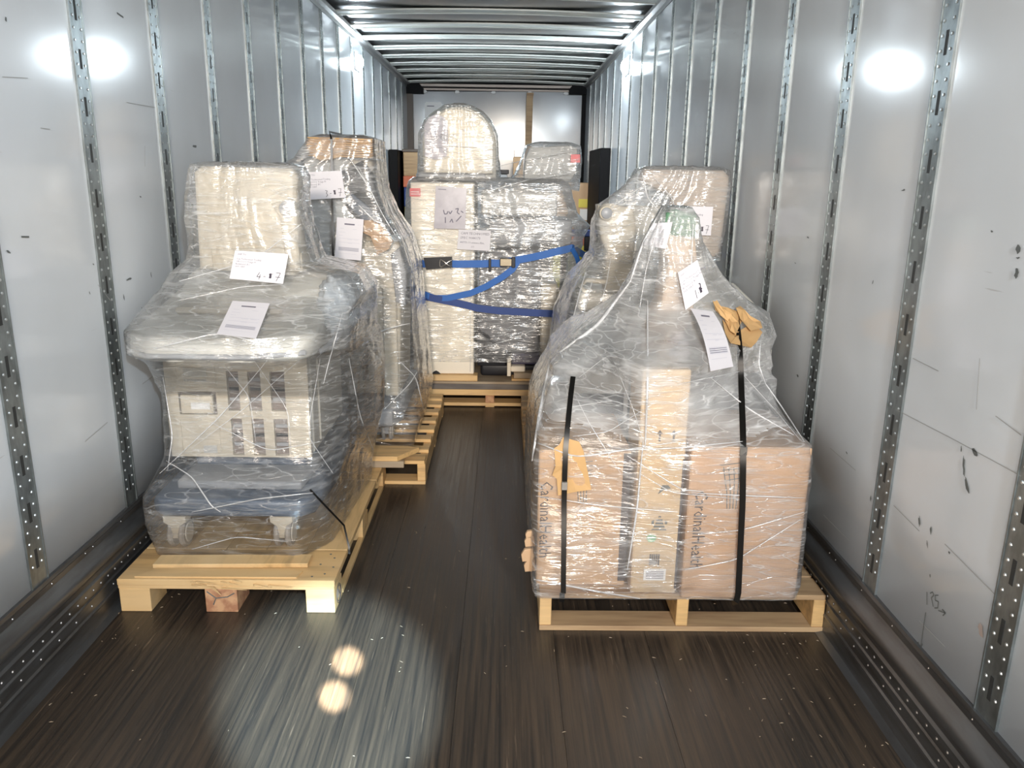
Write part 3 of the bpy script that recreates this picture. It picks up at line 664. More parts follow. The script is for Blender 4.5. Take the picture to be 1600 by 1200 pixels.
folds(F1, [([(250,740),(345,650),(420,560)],.003), ([(255,590),(270,680),(262,735)],.004), ([(330,660),(420,705),(500,690)],.003), ([(260,720),(300,745),(330,790),(345,800)],.004),
  ([(300,800),(400,780),(490,770)],.004), ([(300,858),(370,838),(450,846)],.003), ([(500,560),(480,680),(520,740)],.002), ([(280,440),(400,405),(470,350)],.003), ([(240,545),(340,520),(430,540)],.004),
  ([(280,470),(380,448),(440,445)],.0025), ([(545,560),(562,650),(590,720)],.003), ([(505,600),(515,560),(535,490)],.003), ([(350,570),(390,620),(400,690)],.002), ([(395,560),(450,640),(455,710)],.002), ([(470,560),(380,640),(300,700)],.002)])

# ------------------------------------------------------------------ papers and writing
def text_mesh(txt, size=1.):
    c = bpy.data.curves.new('txt', 'FONT'); c.body = txt; c.size = size; c.resolution_u = 1
    o = bpy.data.objects.new('txt', c); COL.objects.link(o); dg = bpy.context.evaluated_depsgraph_get(); dg.update()
    me = o.evaluated_get(dg).to_mesh(); v = [tuple(p.co) for p in me.vertices]; f = [tuple(p.vertices) for p in me.polygons]
    o.evaluated_get(dg).to_mesh_clear(); bpy.data.objects.remove(o); bpy.data.curves.remove(c); return v, f
def paper(fo, corners, label, m='paper', off=.014, bow=0., name='shipping_label', cat='label', Yd=None, group=None):
    """corners px: top-left, top-right, bottom-right, bottom-left; sheet lies on the wrap"""
    P = [hit(fo, *c, off, Yd) for c in corners]
    A, Bv, C, D = P
    nrm = (Bv-A).cross(D-A).normalized()
    if nrm.dot(Vector(ray(*corners[0]))) > 0: nrm = -nrm
    def q(u, v, d=0.): return A.lerp(Bv, u).lerp(D.lerp(C, u), v)+nrm*(d+bow*math.sin(math.pi*v))
    n = 8; m_ = MB(); vs = [q(i/n, j/n, 0) for j in range(n+1) for i in range(n+1)]+[q(i/n, j/n, -.0006) for j in range(n+1) for i in range(n+1)]
    K = (n+1)*(n+1); fs = []
    for j in range(n):
        for i in range(n):
            a = j*(n+1)+i; fs += [(a, a+1, a+n+2, a+n+1), (K+a+n+1, K+a+n+2, K+a+1, K+a)]
    for i in range(n):
        for (a, b) in ((i, i+1), (n*(n+1)+i+1, n*(n+1)+i), ((i+1)*(n+1), i*(n+1)), (i*(n+1)+n, (i+1)*(n+1)+n)): fs.append((b, a, K+a, K+b))
    o = m_.add(vs, fs).build(name, MT[m], smooth=40); tag(o, label, cat, group)
    W_ = ((Bv-A).length+(C-D).length)/2; H_ = ((D-A).length+(C-Bv).length)/2
    return o, q, W_, H_
def write(po, txt, u, v, size, m='ink', name='printed_text'):
    o, q, W_, H_ = po; vv, f = text_mesh(txt)
    MB().add([q(u+x*size/W_, v-y*size/H_, .0007) for x, y, z in vv], f).build(name, MT[m], o)
def stroke(po, pts, w, m='pen', name='handwriting'):
    o, q, W_, H_ = po; mb = MB()
    for a, b in zip(pts[:-1], pts[1:]):
        a = np.array(a)*[W_, H_]; b = np.array(b)*[W_, H_]; d = b-a; nn = np.array([-d[1], d[0]])/max(1e-9, np.hypot(*d))*w/2
        mb.add([q(p[0]/W_, p[1]/H_, .0009) for p in (a-nn, b-nn, b+nn, a+nn)], [(0,1,2,3)])
    mb.build(name, MT[m], o)
def bar(po, u0, u1, v0, v1, m='inkg', name='printed_block'): 
    o, q, W_, H_ = po; MB().add([q(u0,v0,.0006), q(u1,v0,.0006), q(u1,v1,.0006), q(u0,v1,.0006)], [(0,1,2,3)]).build(name, MT[m], o)
def ship(po, first, last='7'):
    s_ = po[3]*.088
    for i, (tx, v) in enumerate((('SHIP TO:', .13), ('Cae Technomed Trading', .29), ('140-11111 Triage Pl', .38), ('Richmond, BC', .47), ('V6V 1W7', .56))):
        write(po, tx, .06, v+.02, s_)
    for st in DIG[first]: stroke(po, [(.50+x*.075, .93-y*.24) for x, y in st], .0022)
    stroke(po, [(.62,.82),(.66,.815)], .002)
    bl = [(.725,.70),(.76,.70),(.765,.80),(.75,.88),(.73,.84)]; stroke(po, [(.735,.70),(.75,.78),(.745,.86)], .009); stroke(po, [(.755,.73),(.79,.70)], .0015)
    if last: 
        for st in DIG[last]: stroke(po, [(.84+x*.09, .94-y*.28) for x, y in st], .0020)
DIG = {'4': [[(.5,1),(0,.35),(1,.35)], [(.75,.7),(.6,0)]], '7': [[(0,1),(.9,1),(.3,0)], [(0,.5),(1,.5)]], '3': [[(.1,1),(.8,.9),(.4,.55),(.8,.25),(.2,0)]], '5': [[(.9,1),(.2,1),(.15,.6),(.8,.5),(.6,.05),(.1,0)]], '1': [[(.5,1),(.4,0)]], '8': [[(.8,.9),(.3,.9),(.7,.2),(.3,.1),(.8,.9)]]}
def slip(po):
    W_, H_ = po[2], po[3]; s_ = W_*.085
    bar(po, .30, .68, .13, .165, 'ink', 'barcode')
    for (u, v, uu) in ((.80,.14,.84),(.87,.14,.91),(.12,.25,.28),(.62,.255,.78),(.12,.34,.34),(.12,.42,.26),(.12,.49,.9),(.44,.51,.62),(.68,.51,.84),(.46,.60,.62),(.12,.585,.9)):
        bar(po, u, uu, v, v+.012, 'inkg', 'printed_line')
    bar(po, .12, .9, .70, .80, 'inkg'); 
    for k in range(3): bar(po, .12, .88, .72+.028*k, .728+.028*k, 'ink', 'printed_line')
    bar(po, .12, .8, .86, .868, 'inkg', 'printed_line')

p = paper(F1, [(368,391),(451,397),(443,445),(359,437)], 'white shipping sheet handwritten 4-7 on the front left wrap'); ship(p, '4')
p = paper(F1, [(364,472),(422,476),(400,529),(339,524)], 'white packing slip lying on the slanted deck, front left', name='packing_slip'); slip(p)

def ribbon(pts, w, th, name, m, label=None, cat=None, side=None, parent=None):
    pts = [Vector(p) for p in pts]; vs = []; n = len(pts)
    for i, p in enumerate(pts):
        t_ = (pts[min(i+1, n-1)]-pts[max(i-1, 0)]).normalized(); view = (p-Vector(CAMP)).normalized() if side is None else Vector(side)
        s_ = t_.cross(view).normalized() if side is None else (view-t_*view.dot(t_)).normalized(); nn = t_.cross(s_).normalized()
        for a, b in ((-1,-1),(1,-1),(1,1),(-1,1)): vs.append(tuple(p+s_*a*w/2+nn*b*th/2))
    fs = [(0,1,2,3), tuple(range(4*n-4, 4*n))]+[(j*4+k, j*4+(k+1) % 4, (j+1)*4+(k+1) % 4, (j+1)*4+k) for j in range(n-1) for k in range(4)]
    o = MB().add(vs, fs).build(name, m, parent, smooth=50)
    if label: tag(o, label, cat)
    return o
o = ribbon([hit(F1, 484,765), hit(F1,500,782,.012), (-.60,2.81,.19), (-.573,2.755,.127), (-.572,2.752,.10)], .007, .0015, 'plastic_strap', MT['strap'], 'thin black strap end tied down to front left pallet corner', 'strap')

# ------------------------------------------------------------------ unit 2: second machine left, on the slatted pallet
u = thing('medical_machine', 'grey-beige machine in second row left, capped with cardboard', 'medical machine')
MB().prism([(-1.0,3.90),(-.56,3.88),(-.52,4.0),(-.52,4.75),(-1.0,4.75)], 2, .235, .335, .02).build('base', MT['greyp'], u, smooth=50)
for (x, y) in ((-.605,4.02), (-.95,4.02), (-.60,4.68), (-.95,4.68)): caster(u, x, y, .127, .048, .030, hood='greyp')
MB().prism([(-.62,.36),(-.545,.36),(-.525,.95),(-.50,1.02),(-.52,1.16),(-.75,1.16),(-.75,.90),(-.79,.36)], 1, 4.08, 4.55, .015).build('column', MT['beige'], u, smooth=50)
B(-.62, -.548, 4.055, 4.10, .355, .93, .006).build('front_cover', MT['beige'], u)
for k in range(7): B(-.735, -.705, 4.05, 4.085, .62-.03*k, .64-.03*k, .003).build('vent_slat', MT['dark'], u)
MB().prism([(-1.0,.36),(-.78,.36),(-.72,.60),(-.70,.75),(-.80,.95),(-1.0,.95)], 1, 4.02, 4.6, .02).build('side_pod', MT['beigeg'], u, smooth=50)
MB().prism([(4.0,.76),(4.25,.84),(4.6,.86),(4.6,.92),(4.2,.92),(3.97,.84)], 0, -.86, -.66, .012).build('tray', MT['greyp'], u, smooth=50)
B(-.99, -.76, 4.06, 4.16, .93, 1.56, .012).build('rear_panel', MT['midg'], u, smooth=50)
B(-.86, -.66, 4.12, 4.5, 1.12, 1.56, .012).build('upper_body', MT['beige'], u, smooth=50)
MB().prism([(-.80,1.50),(-.70,1.55),(-.655,1.50),(-.60,1.33),(-.60,1.27),(-.70,1.24),(-.78,1.32)], 1, 4.02, 4.10, .010).build('display', MT['dark'], u, smooth=50)
MB().prism([(-.77,1.34),(-.70,1.27),(-.61,1.24),(-.60,1.26),(-.66,1.33),(-.75,1.40)], 1, 3.995, 4.03, .006).build('display_glass', MT['blueg'], u, smooth=50)
MB().prism([(-.76,1.27),(-.62,1.27),(-.55,1.17),(-.57,1.13),(-.63,1.10),(-.66,1.19),(-.76,1.24)], 1, 3.99, 4.02, .004).build('cardboard_wedge', MT['card'], u)
MB().prism([(-.57,1.10),(-.52,1.14),(-.49,1.0),(-.50,.84),(-.55,.86)], 1, 4.03, 4.2, .01).build('grey_handle', MT['greyp'], u, smooth=50)
rebase(u)
o = MB()
o.prism([(-.955,1.60),(-.93,1.57),(-.89,1.545),(-.80,1.565),(-.77,1.59),(-.76,1.655),(-.86,1.66),(-.94,1.65)], 1, 4.0, 4.03, .004)
for k in range(9):
    z = 1.57+.010*k; o.prism([(-.95+.01*math.sin(k), z),(-.64, z-.006),(-.635, z+.002),(-.95, z+.007)], 1, 4.005-.002*k, 4.40, .001)
o = o.build('cardboard_cover', MT['cardt']); tag(o, 'layered crumpled cardboard cap on top of the second row left machine', 'cardboard')
F2 = film([([ (.135,(-1.05,-.455,3.84,4.80)), (.27,(-1.06,-.425,3.83,4.80)), (.55,[(-1.06,3.93),(-.62,3.96),(-.47,4.02),(-.44,4.2),(-.44,4.72),(-1.06,4.72)]), (.82,(-1.08,-.465,3.96,4.7)), (1.02,(-1.08,-.475,3.97,4.66)), (1.18,(-1.08,-.515,3.96,4.6)),
   (1.30,(-1.09,-.585,3.97,4.55)), (1.42,(-1.10,-.625,3.97,4.5)), (1.52,(-1.10,-.63,3.975,4.45)), (1.56,(-1.02,-.63,3.98,4.42)), (1.655,(-.95,-.63,3.99,4.41)), (1.672,(-.90,-.68,4.02,4.36))], dict(n=150, nz=120, wr=.009))],
   'clear wrap around the second row left machine with cardboard cap', MT['film'], low=MT['film_clear'], zs=.95)
folds(F2, [([(545,545),(600,515),(640,505)],.005), ([(545,245),(575,290),(595,330)],.006), ([(560,320),(585,345),(605,352)],.008), ([(600,300),(640,400),(655,480)],.003), ([(560,260),(600,340),(632,390)],.003), ([(600,640),(640,600),(655,575)],.004), ([(500,440),(540,425),(560,420)],.003), ([(620,560),(650,590),(662,640)],.003)])
p = paper(F2, [(474,269),(534,267),(540,309),(479,312)], 'white shipping sheet marked 3-7 on the second row left wrap', Yd=4.0, off=.03); ship(p, '3')
p = paper(F2, [(527,340),(569,343),(565,407),(523,403)], 'white packing slip taped right of the vertical black strap, second row left', name='packing_slip', Yd=4.0, off=.03); slip(p)
ribbon([(-.842,4.3,1.683), (-.846,4.02,1.683)]+[hit(F2, 518+.9*k*.3, 218+20*k, .014) for k in range(0, 11)], .010, .0015, 'plastic_strap', MT['strap'], 'black strap running down over the cardboard cap, second row left', 'strap')

# ------------------------------------------------------------------ unit 3: centre back
u = thing('medical_cabinet', 'tall cream cabinet standing on the left of the centre back pallet', 'cabinet')
c = B(-.592, -.188, 5.14, 5.75, .2125, 1.445, .008).build('cabinet_body', MT['beigeg'], u, smooth=40)
B(-.588, -.192, 5.118, 5.14, .214, 1.44, .004).build('front_panel', MT['cream'], u)
MB().prism([(-.47,.2135),(-.455,.228),(-.44,.236),(-.425,.228),(-.41,.2135)], 1, 5.112, 5.118).build('cable_notch', MT['dark'], u)
B(-.216, -.212, 5.116, 5.118, .23, 1.42).build('panel_seam', MT['midg'], u)
s = B(-.592, -.525, 5.108, 5.114, 1.355, 1.405).build('fragile_sticker', MT['red'], u); s['label'] = 'red sticker'
for k in range(2): B(-.585, -.532, 5.1065, 5.108, 1.368+.014*k, 1.372+.014*k).build('printed_line', MT['white'], s)
rebase(u)
u = thing('arched_monitor', 'large cream arched monitor hood on top of the tall centre cabinet', 'monitor')
arc = [(-.50,1.50)]+[(-.29-.215*math.cos(a), 1.67+.215*math.sin(a)) for a in np.linspace(0, math.pi, 15)]+[(-.075,1.50)]
MB().prism(arc, 1, 5.16, 5.42, .012).build('hood', MT['cream'], u, smooth=40)
arc2 = [(-.515,1.46)]+[(-.29-.233*math.cos(a), 1.67+.233*math.sin(a)) for a in np.linspace(0, math.pi, 15)]+[(-.055,1.46)]
MB().prism(arc2, 1, 5.24, 5.38, .008).build('rim', MT['beigeg'], u, smooth=40)
B(-.56, -.12, 5.18, 5.6, 1.446, 1.50, .01).build('foot', MT['greyp'], u)
s = MB().prism([(-.50,1.60),(-.47,1.585),(-.41,1.58),(-.365,1.60),(-.355,1.66),(-.355,1.78),(-.375,1.83),(-.42,1.85),(-.47,1.83),(-.50,1.78)], 1, 5.150, 5.156).build('taped_sheet', MT['greypaper'], u)
MB().tube([(-.475,5.148,1.72),(-.46,5.148,1.74),(-.455,5.148,1.70)], .002, 4).tube([(-.44,5.148,1.70),(-.43,5.148,1.74),(-.42,5.148,1.70)], .002, 4).tube([(-.40,5.148,1.73),(-.385,5.148,1.735),(-.40,5.148,1.71),(-.385,5.148,1.70)], .002, 4).build('handwriting', MT['ink'], s)
rebase(u)
u = thing('medical_machine', 'grey and cream machine on the right of the centre back pallet', 'medical machine')
B(-.15, .30, 5.22, 5.85, .175, .26, .02).build('base', MT['dark'], u, smooth=40)
MB().prism([(-.17,.26),(.02,.26),(.02,.33),(-.10,.45),(-.17,.50)], 1, 5.16, 5.5, .01).build('pedal_housing', MT['dark'], u, smooth=40)
B(.03, .055, 5.14, 5.20, .195, .315, .003).build('cream_foot', MT['cream'], u); B(.055, .15, 5.15, 5.28, .223, .262, .006).build('cream_tray', MT['cream'], u)
B(.06, .245, 5.21, 5.40, .262, .335, .004).build('purple_panel', MT['purple'], u); B(.245, .33, 5.15, 5.4, .223, .29, .004).build('cream_block', MT['cream'], u)
B(.25, .36, 5.25, 5.6, .33, .80, .012).build('cream_column', MT['beige'], u, smooth=40)
B(-.17, .24, 5.26, 5.75, .34, .62, .012).build('lower_housing', MT['darkg'], u, smooth=40)
B(-.16, .25, 5.24, 5.75, .64, 1.02, .012).build('mid_housing', MT['darkg'], u, smooth=40)
B(-.10, .44, 5.22, 5.7, 1.06, 1.22, .02).build('console_deck', MT['greyp'], u, smooth=40)
B(-.15, .34, 5.24, 5.6, 1.24, 1.40, .012).build('cream_module', MT['midg'], u, smooth=40)
MB().prism([(.12,1.44),(.42,1.46),(.46,1.52),(.46,1.66),(.40,1.68),(.16,1.665),(.13,1.6)], 1, 5.26, 5.5, .012).build('upper_monitor', MT['midg'], u, smooth=40)
s = B(.415, .475, 5.215, 5.22, 1.575, 1.625).build('fragile_sticker', MT['red'], u); s['label'] = 'red sticker'
rebase(u)
F3 = film([([ (.30,(-.605,.36,5.095,5.88)), (.40,(-.607,.40,5.09,5.88)), (.62,(-.618,.455,5.085,5.88)), (.95,(-.622,.475,5.085,5.88)), (1.10,[(-.622,5.085),(.44,5.085),(.51,5.16),(.51,5.7),(-.62,5.88)]), (1.185,[(-.622,5.085),(.44,5.09),(.56,5.2),(.5,5.6),(.46,5.88),(-.62,5.88)]), (1.26,(-.622,.47,5.09,5.85)),
   (1.40,(-.612,.42,5.09,5.8)), (1.45,(-.60,.40,5.10,5.75)), (1.475,(-.57,.36,5.13,5.7))], dict(n=170, nz=150, wr=.010, tilt=.15)),
  ([ (1.46,(-.56,-.03,5.12,5.62)), (1.52,(-.545,-.035,5.135,5.5)), (1.62,(-.545,-.045,5.14,5.45)), (1.74,(-.535,-.052,5.14,5.45)), (1.82,(-.495,-.09,5.145,5.44)), (1.87,(-.44,-.14,5.15,5.43)), (1.905,(-.385,-.20,5.155,5.42)), (1.918,(-.33,-.25,5.17,5.41))], dict(n=110, nz=60, wr=.007)),
  ([ (1.40,(-.05,.47,5.12,5.65)), (1.50,(.07,.475,5.18,5.58)), (1.60,(.11,.485,5.20,5.54)), (1.68,(.14,.475,5.23,5.52)), (1.70,(.2,.42,5.27,5.48))], dict(n=110, nz=50, wr=.010))],
   'clear wrap around the tall centre back machines above their pallet', MT['film_grey'])
folds(F3, [([(740,305),(830,280),(905,268)],.006), ([(745,330),(830,318),(900,330)],.004), ([(770,262),(830,248),(900,235)],.004), ([(745,545),(800,530),(870,500)],.004), ([(650,235),(700,228),(775,232)],.003)])
p = paper(F3, [(681,291),(729,294),(727,358),(678,357)], 'grey handwritten sheet in a pocket on the centre cream cabinet', m='greypaper', off=.016, name='document_pouch', cat='document', Yd=5.08)
bar(p, .08, .34, .06, .075, 'ink', 'printed_line')
for st in ([(.28,.55),(.32,.65),(.40,.64),(.42,.58)], [(.45,.58),(.50,.64),(.56,.56)], [(.66,.52),(.76,.50),(.72,.60),(.80,.64)], [(.35,.72),(.36,.86)], [(.5,.84),(.56,.76),(.6,.85)], [(.7,.82),(.86,.68)], [(.84,.56),(.92,.60)]): stroke(p, st, .006, 'ink')
p = paper(F3, [(717,358),(767,360),(765,392),(714,389)], 'white typed address label just above the blue ratchet strap', off=.014, name='address_label', Yd=5.08)
for i, tx in enumerate(('CAM TECHNOMED', 'SPEC 9044173', '44773-11-wwwe-film,')): write(p, tx, .07, .24+.22*i, p[3]*(.17 if i < 2 else .14))
write(p, '1/1', .42, .88, p[3]*.13)
# blue ratchet strap and its loose tail
up_ = [(632,402),(645,408),(662,412),(700,412),(740,412),(780,411),(815,405),(850,398),(893,387)]
mid = [(a[0]+(b[0]-a[0])*t_, a[1]+(b[1]-a[1])*t_) for a, b in zip(up_[:-1], up_[1:]) for t_ in (0, .25, .5, .75)]+[up_[-1]]
u = thing('ratchet_strap', 'bright blue ratchet strap with hook across the centre load, upper one', 'strap')
path = [(-1.365, 5.6, 1.10), (-.70, 5.30, 1.02)]+[tuple(hit(F3, *q, .022, 5.08)) for q in mid]+[(.53, 5.25, .99), (.60, 5.5, .98), (1.118, 5.75, 1.0)]
ribbon(path, .046, .003, 'webbing', MT['blue'], side=(0, 0, 1), parent=u)
def onF3(px, py, off=.03): return hit(F3, px, py, off, 5.08)
a = onF3(686,410,.034); 
MB().prism([(a.x-.095,a.z+.028),(a.x+.085,a.z+.038),(a.x+.085,a.z-.030),(a.x-.080,a.z-.045)], 1, a.y-.004, a.y+.004).build('black_pad', MT['dark'], u)
a = onF3(698,411,.05); h_ = MB()
for sg in (-1, 1):
    h_.tube([(a.x-.038, a.y, a.z+sg*.024),(a.x-.012, a.y-.008, a.z+sg*.010),(a.x+.012, a.y-.008, a.z-sg*.010),(a.x+.036, a.y, a.z-sg*.022),(a.x+.030, a.y, a.z-sg*.034)], .0045, 8)
h_.tube([(a.x-.038,a.y,a.z+.024),(a.x-.042,a.y,a.z),(a.x-.038,a.y,a.z-.024)], .004, 8); h_.build('hook', MT['chrome'], u, smooth=60)
a = onF3(766,413,.05); B(a.x-.008, a.x+.008, a.y-.006, a.y+.006, a.z-.042, a.z+.042, .002).build('keeper', MT['dark'], u)
a = onF3(793,410,.06); B(a.x-.045, a.x+.035, a.y-.008, a.y+.010, a.z-.024, a.z+.026, .004).build('ratchet_body', MT['brass'], u)
MB().cyl((a.x+.04, a.y, a.z+.004), .012, .06, 2, 12).build('ratchet_spool', MT['chrome'], u); B(a.x+.028, a.x+.052, a.y-.02, a.y-.006, a.z-.03, a.z+.036, .003).build('ratchet_handle', MT['dark'], u)
rebase(u)
tail = [(808,408,.055),(800,420,.06),(785,432,.05),(760,447,.04),(735,458,.03),(700,465,.025),(680,466,.022),(660,458,.02),(645,450,.02),(636,446,.02)]
o = ribbon([tuple(onF3(x, y, k)) for x, y, k in tail]+[(-.68, 5.2, .83)], .040, .003, 'strap_tail', MT['blue'], 'loose bright blue strap tail drooping left from the ratchet', 'strap', side=(0.25, 0, 1))
lo = [(634,456),(650,460),(670,464),(700,470),(730,477),(745,481),(780,485),(830,488),(870,490),(897,491)]
o = ribbon([(-1.365,5.6,.80), (-.70,5.3,.80)]+[tuple(hit(F3, x, y, .022, 5.08)) for x, y in lo]+[(.50,5.3,.62),(1.118,5.7,.62)], .046, .003, 'load_strap', MT['blued'], 'navy blue strap pulled low across the centre load', 'strap', side=(0, 0, 1))
o = ribbon([tuple(onF3(893,388,.03)), tuple(onF3(900,402,.03)), tuple(onF3(905,415,.03)), (.49,5.3,.86)], .030, .003, 'strap_end', MT['blue'], 'short blue strap end hanging at the right edge of centre load', 'strap', side=(1, .4, 0))

# ------------------------------------------------------------------ unit 4: right, second row
u = thing('medical_console', 'beige console with tall monitor tinted brown for shade, second row right', 'medical machine')
MB().prism([(.80,1.13),(1.00,1.115),(1.045,1.14),(1.062,1.50),(1.03,1.53),(.66,1.53),(.64,1.48),(.80,1.40)], 1, 3.86, 3.97, .018).build('monitor', MT['beige_shade'], u, smooth=50)  # beige monitor, its shade put into a darker brownish colour
MB().prism([(.45,1.36),(.50,1.37),(.62,1.35),(.64,1.26),(.62,.90),(.50,.90),(.50,1.14),(.47,1.20),(.455,1.30)], 1, 3.90, 4.05, .015).build('monitor_arm', MT['beige'], u, smooth=50)
MB().cyl((.487,3.885,1.325), .034, .04, 1, 24, b=.004).build('hub_ring', MT['beige'], u, smooth=50)
MB().cyl((.487,3.862,1.325), .027, .012, 1, 24, b=.003).build('hub_cap', MT['greyp'], u, smooth=50)
B(.60, 1.02, 3.95, 4.10, 1.10, 1.36, .01).build('rear_arm', MT['beigeg'], u, smooth=50)
MB().prism([(.36,3.80),(1.0,3.80),(1.04,4.5),(.36,4.5)], 2, .86, .95, .02).build('control_deck', MT['beigeg'], u, smooth=50)
B(.42, .96, 3.85, 4.6, .42, .86, .01).build('cabinet', MT['beigeg'], u); B(.36, 1.0, 3.82, 4.65, .28, .40, .02).build('base', MT['blueg'], u, smooth=50)
for (x, y) in ((.42,3.92),(.93,3.92),(.42,4.55),(.93,4.55)): caster(u, x, y, .13, .05, .032)
MB().tube([(.40,3.84,.95),(.37,3.83,.98),(.40,3.83,1.01),(.50,3.84,1.0)], .012, 8).build('grab_handle', MT['beige'], u, smooth=60)
rebase(u)
F4 = film([([ (.14,(.20,1.06,3.77,4.72)), (.5,(.26,1.06,3.77,4.66)), (.78,(.29,1.06,3.76,4.6)), (.97,[(.34,3.80),(.37,3.78),(1.0,3.76),(1.05,4.3),(.36,4.5)]), (1.05,[(.39,3.85),(.46,3.82),(.95,3.80),(1.02,4.0),(.42,4.4)]), (1.095,[(.43,3.86),(.46,3.84),(.78,3.83),(1.00,3.83),(1.03,4.0),(.44,4.35)]), (1.11,[(.44,3.86),(.78,3.83),(1.055,3.84),(1.065,4.0),(.45,4.3)]),
   (1.28,[(.435,3.87),(.50,3.85),(1.06,3.845),(1.07,3.99),(.45,4.2)]), (1.36,[(.455,3.88),(.60,3.85),(1.07,3.845),(1.075,3.99),(.48,4.15)]), (1.45,[(.56,3.87),(.64,3.85),(1.07,3.845),(1.078,3.985),(.60,4.1)]), (1.53,[(.635,3.86),(1.055,3.85),(1.06,3.98),(.64,4.05)]), (1.545,(.67,1.03,3.87,3.97))], dict(n=140, nz=110, wr=.010))],
   'clear wrap around the second row right console and its monitor', MT['film'])
folds(F4, [([(1003,270),(1012,310),(1030,330)],.007), ([(1020,275),(1050,310),(1060,340)],.003), ([(955,400),(948,440),(940,470)],.004), ([(920,410),(905,460),(895,500)],.004), ([(940,335),(990,300),(1005,290)],.003), ([(960,430),(975,460),(985,470)],.003), ([(925,440),(915,480),(905,520)],.005)])
p = paper(F4, [(1056,322),(1114,323),(1110,368),(1056,366)], 'white shipping sheet marked 5-7 on the shade-browned monitor, second row right', Yd=3.85); ship(p, '5')

# ------------------------------------------------------------------ unit 5: front right load
def carton(name, x0, x1, y0, y1, z0, z1, m, label, cat='box', skew=0.):
    t = thing(name, label, cat)
    mb = MB().box(x0, x1, y0, y1, z0, z1, .004)
    if skew: mb.v = [(x+(z-z0)*skew, y, z) for x, y, z in mb.v]
    b = mb.build('carton_body', MT[m], t)
    return t, b
def front_write(t, txt, x, z, size, y, m='stamp', rot=True, name='printed_text', skew=0.):
    vv, f = text_mesh(txt)
    V_ = [((x+py*size) if rot else (x+px*size), y, (z-px*size*.76) if rot else (z+py*size)) for px, py, pz in vv]
    V_ = [(a+(c-.14)*skew, b, c) for a, b, c in V_]
    V_ = V_+[(a, b+.0015, c) for a, b, c in V_]; n = len(vv)
    return MB().add(V_, f).build(name, MT[m], t)
def logo(t, x, z, y, s):
    mb = MB()
    for k in range(4):
        a = .10+.05*k
        pts = [(x+s*(.02+.17*k), z+s*.9), (x+s*(.10+.16*k), z+s*.45), (x+s*(.20+.12*k), z), (x+s*(.25+.10*k), z-s*.6)]
        for (p0, p1) in zip(pts[:-1], pts[1:]):
            w = s*.016; mb.add([(p0[0]-w, y, p0[1]),(p0[0]+w, y, p0[1]),(p1[0]+w, y, p1[1]),(p1[0]-w, y, p1[1])], [(0,1,2,3)])
    for k in range(4):
        zz = z+s*(.95-.18*k); mb.add([(x-s*.1+s*.08*k, y, zz),(x+s*.75, y, zz+s*.12),(x+s*.75, y, zz+s*.15),(x-s*.1+s*.08*k, y, zz+s*.03)], [(0,1,2,3)])
    mb.build('printed_logo', MT['tealink'], t)
def bird_badge(t, x, z, y, s):
    mb = MB()
    for (w, zz, h) in ((.18,.95,.10),(.42,.72,.14),(.55,.50,.14),(.75,.28,.14),(1.0,.08,.10)):
        mb.add([(x-s*w/2, y, z+s*zz-s*h/2),(x+s*w/2, y, z+s*zz-s*h/2),(x+s*w*.42, y, z+s*zz+s*h/2),(x-s*w*.42, y, z+s*zz+s*h/2)], [(0,1,2,3)])
    for sx in (-1, 1): mb.add([(x+sx*s*.5, y, z+s*.45),(x+sx*s*.34, y, z+s*.45),(x+sx*s*.34, y, z+s*.72),(x+sx*s*.5, y, z+s*.66)], [(0,1,2,3)])
    mb.build('printed_emblem', MT['tealink'], t)

t, b = carton('cardboard_box', .122, .425, 2.455, 2.88, .1405, .628, 'card', 'large brown carton at left end of the front right pallet')
front_write(t, 'CardinalHealth', .130, .520, .060, 2.4535); logo(t, .235, .50, 2.4535, .085)
B(.400, .425, 2.4525, 2.4545, .16, .62).build('dark_edge_band', MT['stamp'], t)  # dark strip along the carton's right edge
rebase(t)
t, b = carton('cardboard_box', .438, .590, 2.405, 2.62, .1405, .915, 'kraft', 'tall narrow yellowish carton standing between the two big cartons')
bird_badge(t, .520, .370, 2.4035, .052)
MB().prism([(.480,.345),(.490,.358),(.505,.355),(.515,.345),(.505,.330),(.488,.330)], 1, 2.402, 2.4045).build('green_sticker', MT['green'], t)
for k in range(5): B(.495+.007*k, .500+.007*k, 2.4025, 2.4045, .245+.004*(k % 2), .285).build('printed_lines', MT['stamp'], t)
o = B(.478, .552, 2.402, 2.4045, .19, .232).build('paper_label', MT['white'], t)
for k in range(5): B(.486, .545, 2.401, 2.402, .197+.006*k, .199+.006*k).build('printed_line', MT['ink'], o)
for dx in (0, .045): 
    B(.500+dx, .506+dx, 2.402, 2.4045, .68, .705).build('arrow_mark', MT['stamp'], t); MB().prism([(.494+dx,.705),(.512+dx,.705),(.503+dx,.718)], 1, 2.402, 2.4045).build('arrow_head', MT['stamp'], t)
MB().prism([(.510,.500),(.522,.530),(.540,.530),(.550,.52),(.528,.515)], 1, 2.402, 2.4045).build('printed_bird', MT['tealink'], t)
B(.583, .5895, 2.4025, 2.4045, .16, .62).build('dark_edge_band', MT['stamp'], t)  # shadow side between the cartons, put in as a dark strip
rebase(t)
t, b = carton('cardboard_box', .602, .985, 2.375, 2.80, .1405, .672, 'card2', 'large reddish-brown carton at the right end of the front right pallet')
front_write(t, 'CardinalHealth', .624, .525, .060, 2.3735); logo(t, .705, .52, 2.3735, .095)
rebase(t)
u = thing('medical_console', 'grey console machine behind the cartons on front right pallet', 'medical machine')
B(.20, .96, 2.92, 3.50, .26, .36, .02).build('base', MT['greyp'], u, smooth=50)
for (x, y) in ((.27,2.98),(.88,2.98),(.27,3.42),(.88,3.42)): caster(u, x, y, .1405, .05, .032)
